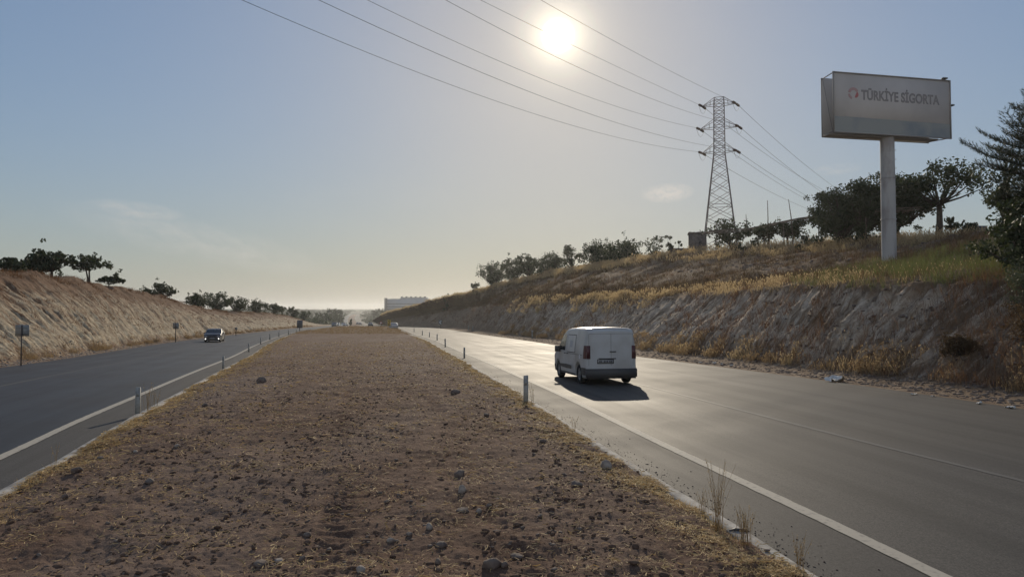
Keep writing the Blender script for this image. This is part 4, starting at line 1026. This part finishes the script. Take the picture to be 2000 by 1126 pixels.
# ------------------------------------------------------------------ delineator posts
def dpost():
    r_ = empty('delineator_post')
    MB().box((0, 0, .30), (.115, .045, .70)).add([(-.0575, -.0225, .65), (.0575, -.0225, .65), (.0575, .0225, .65), (-.0575, .0225, .65), (-.0575, -.0, .685), (.0575, .0, .70)], [(0, 1, 5, 4), (2, 3, 4, 5)], [(1, 2, 5), (3, 0, 4)]).build('post', M['post'], r_)
    MB().box((0, -.0255, .52), (.08, .006, .13)).build('reflector', M['signback'], r_)
    return r_
proto = dpost(); first = True
def place_post(x, Y, h_, label, z=None, grp='delineator posts along the median kerbs', tilt=0):
    global first
    o = proto if first else copy_tree(proto); first = False
    o.location = (x, Y, float(zr(Y))+.04 if z is None else z); s = h_/.68; o.scale = (s, s, s); o.rotation_euler = (R(tilt), R(tilt*.7), rnd.uniform(-.2, .2))
    return tag(o, label, 'post', grp)
nth = ['nearest', 'second', 'third', 'fourth', 'fifth', 'sixth', 'seventh', 'eighth']
for i, (px, Y, h_) in enumerate([(1027,17.6,.72),(907,42,.62),(870,62,.72),(854,82,.72),(839,96,.68),(825,106,.70),(809,128,.70)]):
    xx = (px-1000)/F*Y; place_post(xx, Y, h_, f'{nth[i]} white guide post along the right kerb of the median', tilt=[0, 1, -2, 1, 0, 2, 0][i])
for i, (px, Y, h_) in enumerate([(273,15.7,.62),(438,30.5,.58),(487,52,.6),(510,70,.65),(528,85,.75),(545.6,98,.75),(564,110,.75),(580,120,.7)]):
    xx = (px-1000)/F*Y; place_post(xx, Y, h_, f'{nth[i]} grey guide post along the left kerb of the median', tilt=[0, 1, 2, -1, 0, 1, 0, 1][i])
for i, (px, T) in enumerate([(1069,1.5),(930,1.5),(945,1.5)]):
    Yv = [88, 138, 132][i]; p_ = on_r(Yv, 1.4); place_post(p_[0], Yv, 1.0, ['pale guide post across the right road at the foot of the slope','far guide post across the right road, left of its twin','far guide post across the right road, right of its twin'][i], z=p_[2]-.05, grp='guide posts across the right road')

# ------------------------------------------------------------------ road signs
def sign(x, ybot, ytop, wpx, hpx, Y, label, base_z=None, name='road_sign', face=None, rz=0, rod=.03):
    q = P(x, ybot, Y); b_ = np.array([q[0], Y, q[2] if base_z is None else base_z]); root = empty(name, b_, rz)
    W_, H_, zt = wpx/F*Y, hpx/F*Y, P(x, ytop, Y)[2]-b_[2]
    MB().box((0, 0, zt-H_/2), (W_, .02, H_)).build('panel', face or M['signback'], root)
    MB().tube([(0, -.045, -.3), (0, -.045, zt-.02)], rod, 8).build('post', M['signpost'], root)
    MB().box((0, -.025, zt-H_*.25), (W_*.8, .03, .03)).box((0, -.025, zt-H_*.75), (W_*.8, .03, .03)).build('bracket', M['signback'], root)
    return tag(root, label, 'road sign', 'road signs seen along the highway')
sign(42, 712, 634, 25, 22, 34.0, 'grey back of the nearest road sign by the left road', rz=R(8))
sign(343, 668, 630, 11, 12, 76, 'grey back of the smaller road sign before the dark car', rz=R(8), rod=.045)
sign(461, 654, 639, 5, 5, 104, 'tiny road sign at the foot of the left cut past the dark car', rod=.05)
sign(585.5, 650, 625, 11, 15, 118, 'dark square sign back at the far left of the median', face=M['greycar'], rod=.06)
# chevron boards and red warning sign ahead
def chevron(x, ybot, ytop, wpx, hpx, Y, label, n, fm, cm, left=True):
    q = P(x, ybot, Y); root = empty('chevron_sign', q); W_, H_, zt = wpx/F*Y, hpx/F*Y, P(x, ytop, Y)[2]-q[2]
    MB().box((0, 0, zt-H_/2), (W_, .03, H_)).build('panel', fm, root)
    MB().tube([(0, .05, -.3), (0, .05, zt-.05)], .05, 8).build('post', M['signpost'], root)
    mb = MB(); hh = H_/n
    for k in range(n):
        zc = zt-H_+hh*(k+.5); a = W_*.36; s = -1 if left else 1
        for up in (1, -1):
            mb.add([(s*a, -.018, zc), (s*a*.1, -.018, zc), (-s*a, -.018, zc+up*hh*.42), (-s*a*.1, -.018, zc+up*hh*.42)], [(0, 1, 2, 3) if up*s > 0 else (3, 2, 1, 0)])
    mb.build('chevron', cm, root); return tag(root, label, 'road sign', 'road signs seen along the highway')
chevron(760, 641, 624, 6, 12, 150, 'yellow chevron board at the right edge of the far median', 2, M['yellow'], M['ink'])
sg = P(744, 640, 160); root = empty('warning_sign', sg); zt = P(744, 626, 160)[2]-sg[2]
MB().add([(-.42, 0, zt-.75), (.42, 0, zt-.75), (0, 0, zt), (-.42, .03, zt-.75), (.42, .03, zt-.75), (0, .03, zt)], [(0, 3, 4, 1), (1, 4, 5, 2), (2, 5, 3, 0)], [(0, 1, 2), (5, 4, 3)]).build('panel', M['red'], root)
MB().add([(-.24, -.006, zt-.65), (.24, -.006, zt-.65), (0, -.006, zt-.22)], (), [(0, 1, 2)]).build('field', M['signwhite'], root)
MB().tube([(0, .06, -.3), (0, .06, zt-.1)], .05, 8).build('post', M['signpost'], root)
tag(root, 'red rimmed triangular warning sign left of the chevron board', 'road sign', 'road signs seen along the highway')
p_ = on_r(150, 1.3)
chevron(860, 638, 625, 7, 8, 146, 'white chevron board against the shaded right slope', 1, M['greycar'], M['signwhite'])

# ------------------------------------------------------------------ billboard
fl = np.array([21.22, 44.7]); frt = np.array([30.1, 46.5]); dv = frt-fl; Wb = float(np.linalg.norm(dv)); ub = dv/Wb; nb_ = np.array([-ub[1], ub[0]])
ztop, zbot = 2.4+470/F*44.7, 2.4+351/F*44.7; Hb = ztop-zbot
bx, by = (fl+frt)/2+nb_*.55
bz = snap_r(1735, 45.6)[2]; bb = empty('billboard', (bx, by, bz-.3), math.atan2(ub[1], ub[0]))
zb0, zb1 = zbot-(bz-.3), ztop-(bz-.3); zc = (zb0+zb1)/2; cxo = 0
M['board'] = mat('billboard_vinyl', (.50,.465,.44), .75, noise=(.5, (.44,.41,.39), .4, .65)); M['band'] = mat('billboard_band', (.27,.28,.27), .6, noise=(.3, (.17,.20,.23), .50, .65))
fp = MB().box((0, -.55, zc), (Wb, .06, Hb)).build('front_panel', M['board'], bb)
bandH = Hb*.27
V = [(-Wb/2, -.584, zb0), (Wb/2, -.584, zb0), (Wb/2, -.584, zb0+bandH*.92), (-Wb/2, -.584, zb0+bandH)]
nmesh('coloured_band', V, [np.array([[0, 1, 2, 3]])], M['band'], fp)
MB().box((-.23, .70, zc), (Wb-.7, .06, Hb)).build('rear_panel', M['board'], bb)
fr = MB()
for yy, x0, wr_ in ((-.60, 0, Wb), (.75, -.23, Wb-.7)):
    for zz in (zb0, zb1): fr.box((x0, yy, zz), (wr_+.08, .06, .08))
    for xx in (-wr_/2, wr_/2): fr.box((x0+xx, yy, zc), (.08, .062, Hb))
for xx in (-Wb/2, -Wb/6, Wb/6, Wb/2):
    for zz in (zb0+.05, zb1-.05): fr.tube([(xx, -.55, zz), (-.23+xx*(Wb-.7)/Wb, .70, zz)], .035, 6)
    fr.tube([(xx, -.50, zb0), (-.23+xx*(Wb-.7)/Wb, .66, zb1)], .03, 6)
fr.box((-.4, .08, zb0-.03), (Wb-.8, .9, .05))
fr.build('frame', mat('dull_frame', (.26,.245,.235), .8), bb)
M['pole'] = mat('painted_pole', (.40,.39,.38), .6, noise=(1.6, (.29,.27,.26), .45, .62, (1, 1, .35)))
pl_ = MB(); zz = np.linspace(-.3, zb0+.02, 14); pl_.lathe([(.46-.02*(z/zb0), z) for z in zz], 28); pl_.build('pole', M['pole'], bb, smooth=True)
MB().lathe([(.50, 3.2), (.50, 3.24), (.47, 3.26)], 28).lathe([(.495, 6.0), (.495, 6.04), (.465, 6.06)], 28).build('pole_joint', M['pole'], bb, smooth=True)
for k in range(9): MB().tube([(.42, -.1, 3.0+k*.62), (.60, -.12, 3.0+k*.62), (.60, .1, 3.0+k*.62), (.42, .1, 3.0+k*.62)], .014, 5).build('rung', M['steel'], bb)
for xx, zz, a in ((Wb/2-.45, zb1+.13, .35), (Wb/2+.12, zc+.3, .0)): MB().box((xx, -.62, zz), (.34 if a else .2, .22, .09)).tube([(xx-.1, -.55, zz-.1), (xx, -.6, zz)], .02, 5).build('floodlight', M['black'], bb)
def text_part(s, size, loc, m, par, name, bold=.012):
    cu = bpy.data.curves.new(name, 'FONT'); cu.body = s; cu.size = size; cu.offset = bold; cu.extrude = .004; cu.space_character = 1.02
    o = bpy.data.objects.new(name, cu); C.objects.link(o); bpy.context.view_layer.update()
    me = bpy.data.meshes.new_from_object(o.evaluated_get(bpy.context.evaluated_depsgraph_get())); C.objects.unlink(o); bpy.data.objects.remove(o)
    me.materials.clear(); me.materials.append(m); o2 = bpy.data.objects.new(name, me); C.objects.link(o2); o2.parent = par
    xs = [v.co.x for v in me.vertices]; return o2, min(xs), max(xs)
M['lettering'] = mat('faded_lettering', (.23,.215,.215), .6)
x0t = -Wb/2+Wb*.232; x1t = -Wb/2+Wb*.905
tx, a0, a1 = text_part('TÜRKİYE SİGORTA', .80, None, M['lettering'], fp, 'lettering', .028)
k_ = (x1t-x0t)/(a1-a0); tx.scale = (k_, .80/.80*1.12, 1); tx.rotation_euler = (math.pi/2, 0, 0); tx.location = (x0t-a0*k_, -.590, zb0+Hb*.575)
# round emblem: pale pink open ring with a deeper red drop
lx, lz, lr = -Wb/2+Wb*.168, zb0+Hb*.66, .42
M['pink'] = mat('faded_pink', (.38,.25,.25), .6); M['emred'] = mat('faded_red', (.40,.13,.13), .6)
def arc_part(name, a0, a1, r0, r1, m, cx, cz, y=-.588):
    n_ = 22; V = []
    for a in np.linspace(R(a0), R(a1), n_): V += [(cx+r0*math.cos(a), y, cz+r0*math.sin(a)), (cx+r1*math.cos(a), y, cz+r1*math.sin(a))]
    return nmesh(name, V, gridfaces(n_, 2), m, fp)
arc_part('emblem_ring', 25, 170, lr*.55, lr, M['pink'], lx, lz); arc_part('emblem_ring', 185, 250, lr*.62, lr, M['pink'], lx, lz, -.5885)
arc_part('emblem_drop', -110, 60, .001, lr*.52, M['emred'], lx+.16, lz-.05, -.5895)
tag(bb, 'large billboard reading TÜRKİYE SİGORTA on a single tall pole', 'billboard')

# ------------------------------------------------------------------ pylon and power lines
PY = 110.0; pc = P(1407, 480, PY); pz = 12.6; pyl = empty('power_pylon', (pc[0], PY, pz), math.atan2(-.30, .95))
ztopP = P(1407, 192, PY)[2]-pz; zw = P(1407, 300, PY)[2]-pz
def side(z): return np.interp(z, [-1, 0, zw, ztopP-.9, ztopP], [2.75, 2.6, .88, .80, .72])
crn = [(1, 1), (1, -1), (-1, -1), (-1, 1)]
for sx, sy in crn: MB().tube([(sx*side(z), sy*side(z), z) for z in (-1, 0, zw*.5, zw, ztopP-.9, ztopP)], .075, 4).build('leg', M['rust'], pyl)
lat = MB(); lv = list(zw*(1-(1-np.linspace(0, 1, 9))**1.25))+list(np.linspace(zw, ztopP, 9))[1:]
for a, b_ in zip(lv[:-1], lv[1:]):
    for i in range(4):
        c0, c1 = crn[i], crn[(i+1) % 4]; A0 = (c0[0]*side(a), c0[1]*side(a), a); B1 = (c1[0]*side(b_), c1[1]*side(b_), b_); B0 = (c1[0]*side(a), c1[1]*side(a), a); A1 = (c0[0]*side(b_), c0[1]*side(b_), b_)
        lat.tube([A0, B1], .038, 4, False); lat.tube([B0, A1], .038, 4, False)
        if a in (lv[2], lv[7]) or b_ > zw: lat.tube([A1, B1], .04, 4, False)
        if a < zw:
            mA = (np.array(A0)+np.array(A1))/2; mX = (np.array(A0)+np.array(B1))/2; lat.tube([mA, mX*.5+np.array(A0)*.5], .028, 3, False)
lat.build('lattice', M['rust'], pyl)
arm_z = [P(1407, y_, PY)[2]-pz for y_ in (205, 250, 297)]; arm_l = [2.62, 3.0, 2.7]
tips = {}
WA = np.array([-.62, -.78, -.03]); WA /= np.linalg.norm(WA); WB = np.array([.62, .78, -.06]); WB /= np.linalg.norm(WB)
rot = math.atan2(-.30, .95); cr_, sr_ = math.cos(-rot), math.sin(-rot)
loc = lambda v: np.array([v[0]*cr_-v[1]*sr_, v[0]*sr_+v[1]*cr_, v[2]])
for i, (z, l) in enumerate(zip(arm_z, arm_l)):
    for s_ in (-1, 1):
        mb = MB(); sw = side(z); tip = np.array([s_*l, 0, z]); zu = min(z+1.35, ztopP) if i else ztopP
        for sy in (1, -1):
            mb.tube([(s_*sw, sy*sw, z), tip], .045, 4, False); mb.tube([(s_*side(zu), sy*side(zu), zu), tip], .04, 4, False)
            for f in (.33, .66):
                a = np.array([s_*sw, sy*sw, z])*(1-f)+tip*f; b_ = np.array([s_*side(zu), sy*side(zu), zu])*(1-f)+tip*f; mb.tube([a, b_], .028, 3, False)
        mb.tube([(s_*(sw+(l-sw)*.4), -sw*.6, z), (s_*(sw+(l-sw)*.4), sw*.6, z)], .03, 3, False)
        mb.build('crossarm', M['rust'], pyl)
        ends = []
        for wd_ in (loc(WA), loc(WB)):
            e = tip+wd_*1.5; ends.append(e); d = (e-tip)/1.5; mb = MB(); mb.tube([tip, e], .03, 5)
            for k in range(8):
                c = tip+d*(.32+k*.13); mb.tube([c-d*.035, c, c+d*.035], [.07, .20, .07], 10)
            mb.build('insulator', M['insul'], pyl, True)
        j = []; 
        for f in np.linspace(0, 1, 9): p_ = ends[0]*(1-f)+ends[1]*f; j.append(p_+[0, 0, -1.1*4*f*(1-f)])
        MB().tube(j, .022, 4).build('jumper_loop', M['cable'], pyl)
        tips[(i, s_)] = [np.array([pc[0], PY, pz])+np.array([e[0]*math.cos(rot)-e[1]*math.sin(rot), e[0]*math.sin(rot)+e[1]*math.cos(rot), e[2]]) for e in ends]
tag(pyl, 'steel lattice power pylon with six arms on the right hill', 'pylon')
# wires towards the camera: fitted to pass overhead; parallel spans towards the next tower behind the left verge
def wire(p0, pts, label):
    """p0 start xyz; pts = list of (direction xy, t, z) -> parabola z0 + a t + b t^2"""
    pass
def ray_t(p0, dirxy, x, y):
    # where the vertical plane of the span meets the sight line through picture point (x, y): distance t and height
    a = (x-1000)/F; b_ = (563-y)/F; d = np.array([a, math.cos(PITCH)-b_*math.sin(PITCH), math.sin(PITCH)+b_*math.cos(PITCH)])
    A_ = np.array([[dirxy[0], -d[0]], [dirxy[1], -d[1]]]); s = np.linalg.solve(A_, -np.array(p0[:2])); return s[0], CAMH+d[2]*s[1]
dA = WA[:2]/np.linalg.norm(WA[:2])
specs = [((2, -1), (472, 0), (900, 177), 'lowest overhead power cable, leftmost at the top of the sky'), ((2, 1), (622, 0), (1000, 166), 'second overhead power cable from the left'), ((1, -1), (717, 0), (1050, 152), 'third overhead power cable from the left'),
         ((1, 1), (870, 0), (1100, 118), 'fourth overhead power cable from the left, passing below the sun'), ((0, -1), (938, 0), (1150, 104), 'fifth overhead power cable, crossing the sun'), ((0, 1), (1056, 0), (1230, 97), 'rightmost overhead power cable above the sun')]
for key, top_, mid, lb in specs:
    p0 = tips[key][0]; t1, z1 = ray_t(p0, dA, *mid); t2, z2 = ray_t(p0, dA, *top_)
    Mx = np.array([[t1, t1*t1], [t2, t2*t2]]); a_, b_ = np.linalg.solve(Mx, [z1-p0[2], z2-p0[2]])
    a_, b_ = (a_, b_) if b_ > 0 else ((z2-p0[2])/t2-.0002*t2, .0002)
    b_ = min(b_, .0012); a_ = (z2-p0[2])/t2-b_*t2
    ts = np.linspace(0, t2*1.9, 50); pts = [(p0[0]+dA[0]*t, p0[1]+dA[1]*t, p0[2]+a_*t+b_*t*t) for t in ts]
    tag(MB().tube(pts, .019, 5).build('power_cable', M['cable']), lb, 'power cable', 'cables strung from the pylon')
specsB = [((0, 1), (1648, 378), 'topmost cable running down to the right behind the pylon'), ((0, -1), (1622, 378), 'second cable down to the right behind the pylon'), ((1, 1), (1618, 384), 'third cable down to the right behind the pylon'),
          ((2, 1), (1604, 398), 'fourth cable down to the right behind the pylon'), ((1, -1), (1600, 402), 'fifth cable down to the right behind the pylon'), ((2, -1), (1588, 412), 'lowest cable down to the right behind the pylon')]
for key, (x, y), lb in specsB:
    p0 = tips[key][1]; t2, z2 = ray_t(p0, WB[:2]/np.linalg.norm(WB[:2]), x, y); dB = WB[:2]/np.linalg.norm(WB[:2])
    b_ = .0006; a_ = (z2-p0[2])/t2-b_*t2; ts = np.linspace(0, t2*1.25, 30)
    pts = [(p0[0]+dB[0]*t, p0[1]+dB[1]*t, p0[2]+a_*t+b_*t*t) for t in ts]
    tag(MB().tube(pts, .026, 5).build('power_cable', M['cable']), lb, 'power cable', 'cables strung from the pylon')

# ------------------------------------------------------------------ hut, wall, pergola, poles
hY = cy_r(1363)+6; hb = snap_r(1363, hY); hut = empty('stone_hut', (hb[0], hY, hb[2]-.4), R(-12)); hh = P(1363, 457, hY)[2]-(hb[2]-.4); hwid = 33/F*hY
bl = MB().box((0, 0, hh/2), (hwid, hwid*.9, hh)); bl.build('wall', M['mudbrick'], hut)
rf = MB().box((0, 0, hh+.04), (hwid+.25, hwid*.9+.25, .10))
for k in range(16): rf.box((rnd.uniform(-1, 1)*hwid/2, -hwid*.4+rnd.uniform(0, .5), hh+.14), (rnd.uniform(.15, .4), .3, rnd.uniform(.08, .2)), rnd.uniform(0, 1))
rf.build('roof', M['mudbrick'], hut)
MB().box((.3, -hwid*.45-.03, hh*.66), (.35, .05, .3)).build('window', M['black'], hut)
tag(hut, 'small dark square hut of rough blocks left of the pylon foot', 'hut')
wb = snap_r(1327, hY-1); lw = MB().box((0, 0, .5), (2.6, .3, 1.3)); lw.box((0, 0, 1.17), (2.7, .36, .06)); lw = lw.build('low_wall', M['mudbrick']); lw.location = (wb[0], hY-1, P(1327, 486, hY-1)[2]-1.1); tag(lw, 'low block wall joined to the left of the hut', 'wall')
# pergola: long cane poles on posts climbing to the right
pg_ = empty('pergola', (0, 0, 0)); mb = MB()
PA = [(1385,452,82),(1460,448,79),(1560,428,72),(1640,417,66),(1720,411,61),(1800,408,58)]
for k in range(9):
    o_ = rnd.uniform(-.15, .25); dy = k*.35; pts = [P(x, y, Y)+[0, dy, o_*.6+.05*rnd.uniform(-1, 1)] for x, y, Y in PA[(k % 2):6-(k % 3 == 2)]]
    mb.tube(pts, .045, 5)
mb.build('roof_pole', M['cane'], pg_)
cb = MB()
for k in range(22):
    f = k/21*(len(PA)-1.01); i = int(f); a = P(*PA[i])*(1-f+i)+P(*PA[i+1])*(f-i); cb.tube([a+[0, -.3, .06], a+[rnd.uniform(-.3, .3), 3.2, .08]], .03, 4)
cb.build('cross_pole', M['cane'], pg_)
for x, y, Y in [(1480,446,78),(1530,437,74.5),(1598,422,69),(1640,417,66),(1690,413,63)]:
    t_ = P(x, y, Y); bse = snap_r(x, Y); MB().tube([(t_[0], Y, bse[2]-.3), (t_[0]+.05, Y, (t_[2]+bse[2])/2), (t_[0], Y, t_[2])], .06, 6).build('support_post', M['cane'], pg_)
tag(pg_, 'long rustic pergola of weathered poles climbing to the right under vines', 'pergola')
for i, (x, yt, yb_, Y, ln) in enumerate([(1499,391,446,76,0),(1544,389,440,74,-4),(1457,418,445,80,0),(1398,436,480,86,1)]):
    a = P(x+ln*-1.0, yb_+18, Y); b_ = P(x+ln, yt, Y); mid = (a+b_)/2+[.06, 0, 0]; o = MB().tube([a, mid, b_], [.06, .05, .03], 6).build('upright_pole', M['cane'])
    tag(o, ['thin upright stick rising above the low end of the pergola','bent upright stick rising above the middle of the pergola','short stick sticking out of the tree before the pylon','short forked stick beside the pylon foot'][i], 'pole', 'sticks rising from the hilltop garden')
# vine leaves on the pergola
cl = []; rd = []
for k in range(90):
    f = rnd.uniform(.9, 4.6); i = int(f); a = P(*PA[i])*(1-f+i)+P(*PA[i+1])*(f-i); cl.append(a+[rnd.uniform(-.2, .2), rnd.uniform(0, 3), -rnd.uniform(.1, 1.6 if f > 2.9 else .5)]); rd.append(rnd.uniform(.25, .5))
V_, f_ = leaves(np.array(cl), np.array(rd), 60, .11, np.random.default_rng(3)); tag(nmesh('vine_foliage', V_, f_, M['leaf']), 'grape vine foliage hanging from the pergola', 'vine')
# small plants at the garden edge
for i, (x, h_) in enumerate([(1575,1.3),(1588,1.1),(1600,1.0),(1560,.9),(1476,.9),(1450,.9)]):
    p_ = snap_r(x, 70-i*.5 if x > 1500 else 78); tree(p_, h_, 1.1, ['tall leafy weed under the open part of the pergola','leafy weed right of the tall weed under the pergola','leafy weed by the dense tree left side','leafy weed left of the tall weed under the pergola','low bush under the low end of the pergola','low bush right of the dark tree by the pylon'][i], 400+i, name='garden_plant', cat='plant', clumps=12, per=22, leaf=.09, trunk_h=.05, crad=.16, group='plants at the garden edge', mt=M['leaf'])
bxp = P(1905, 455, 57); o = MB().box((0, 0, .5), (1.3, 1.0, 1.0)).box((0, 0, 1.02), (1.36, 1.06, .05)).build('water_tank', mat('tank_blue', (.06,.07,.10), .5)); o.location = (bxp[0], 57, snap_r(1905, 57)[2]-.1); tag(o, 'dark blue box shaped tank on the crest right of the spreading tree', 'tank')

# ------------------------------------------------------------------ distant building
BY = 900.0; M['bwall'] = mat('building_wall', (.27,.31,.37), .7, noise=(.05, (.23,.27,.33), .4, .6)); M['bdark'] = mat('building_dark', (.10,.11,.12), .6)
bA = P(751, 607, BY); bl = empty('distant_building', (bA[0], BY, bA[2]-9), R(3)); s = BY/F
Wd = 84*s; H1 = (607-583.5)*s+9; H2 = (607-580.8)*s+9
MB().box((Wd*.5, 15, H1/2), (Wd, 30, H1)).build('wall', M['bwall'], bl)
MB().box((30*s+26*s, 17, H2/2+.1), (52*s, 26.5, H2)).build('upper_block', M['bwall'], bl)
MB().box((1.8, -.6, H1/2+.6), (3.6, 3, H1+1.2)).build('stair_tower', M['bdark'], bl)
for x, w_, zt_ in ((Wd*.30, Wd*.34, H1), (56*s, 44*s, H2)): MB().box((x, 1, zt_+.5), (w_, .3, .35)).build('roof_rail', M['bdark'], bl)
for k in range(6): MB().box((30*s+k*9*s+2, 3.2, H2+.9), (2.4, 2.4, 1.5)).build('roof_unit', M['bdark'], bl)
for i in range(2):
    for j in range(5): MB().box(((51+j*3.4)*s, 3.65, H2-(4.5+i*3.2)*s), (1.5, .1, .7)).build('window', mat('pale_window', (.6,.62,.64), .3), bl)
for i in range(3): MB().box((Wd*.45, -.06, H1*.45+i*3.6), (Wd*.8, .1, 1.1)).build('window_band', M['bdark'], bl)
tag(bl, 'long flat grey blue industrial building far off beside the road', 'building')
# ------------------------------------------------------------------ litter
def paper(p_, w_, label, seed, mt=None, flat=.3):
    r = np.random.default_rng(seed); n_ = 6; g_ = np.linspace(-.5, .5, n_); X_, Y_ = np.meshgrid(g_, g_); Z_ = flat*w_*(.5+r.normal(0, .35, X_.shape)); X_ = X_+r.normal(0, .05, X_.shape); Y_ = Y_+r.normal(0, .05, Y_.shape)
    top_ = np.stack([X_*w_, Y_*w_*.6, Z_], -1).reshape(-1, 3); bot = top_-[0, 0, .006]; f_ = gridfaces(n_, n_)
    o = nmesh('litter', np.vstack([top_, bot]), np.vstack([f_, f_[:, ::-1]+n_*n_]), mt or M['litter']); o.location = p_; o.rotation_euler = (0, 0, r.uniform(-.5, .5)); return tag(o, label, 'litter', 'litter along the right verge')
def on_verge(x, y):
    for Y in np.arange(10, 120, .1):
        q = P(x, y, Y); T = rail_T(rails_r, 1, Y, q[0]); z = on_r(Y, T)[2]
        if q[2] <= z+.02: return np.array([q[0], Y, z+.02])
    return q
for i, (x, y, wp, lb) in enumerate([(1632,745,34,'large crumpled pale sheet of paper at the right road edge'),(1790,604+98,14,'pale lump half way along the slope foot'),(1368,708,7,'small white scrap leftmost on the right verge'),(1396,709,8,'white scrap next to the leftmost on the right verge'),(1411,711,6,'small white scrap in the middle of the right verge row'),(1428,713,6,'small white scrap at the right of the verge row'),
        (1785,771,10,'flat white scrap on the verge towards the right'),(1822,774,8,'white scrap right of the flat one on the verge'),(1912,789,12,'white scrap near the right edge of the picture'),(1972,797,16,'pinkish white scrap at the far right of the verge'),(1245,660,8,'white bag on the slope foot right of the van'),(1268,682,6,'small pale scrap below the white bag')]):
    q = on_verge(x, y); paper(q, wp/F*q[1], lb, 500+i)
q = P(1490, 1053, 7.25); o = MB().tube([(-.10, 0, 0), (-.03, .01, .012), (.05, 0, .008), (.11, -.02, 0)], [.008, .018, .016, .006], 6).build('rubber_scrap', M['black']); o.location = (float(RK(7.25))-.10, 7.25, float(zr(7.25))+.082); tag(o, 'black strip of rubber lying across the right kerb', 'rubber scrap')
q = P(1250, 727, 26); 

# ------------------------------------------------------------------ haze
HAZE = 0.00019
hz = MB().box((0, 2875, 15), (9200, 5960, 72)).build('haze', None)
hm = bpy.data.materials.new('haze'); hm.use_nodes = True; ht = hm.node_tree
for n in list(ht.nodes): ht.nodes.remove(n)
ho = ht.nodes.new('ShaderNodeOutputMaterial'); pv_ = ht.nodes.new('ShaderNodeVolumePrincipled')
pv_.inputs['Density'].default_value = HAZE; pv_.inputs['Anisotropy'].default_value = .62; pv_.inputs['Color'].default_value = (.90, .92, .93, 1)
ht.links.new(pv_.outputs[0], ho.inputs['Volume']); hz.data.materials.clear(); hz.data.materials.append(hm)
tag(hz, kind='stuff'); hz['label'] = 'pale evening haze filling the air over the road and hills'; hz['category'] = 'haze'
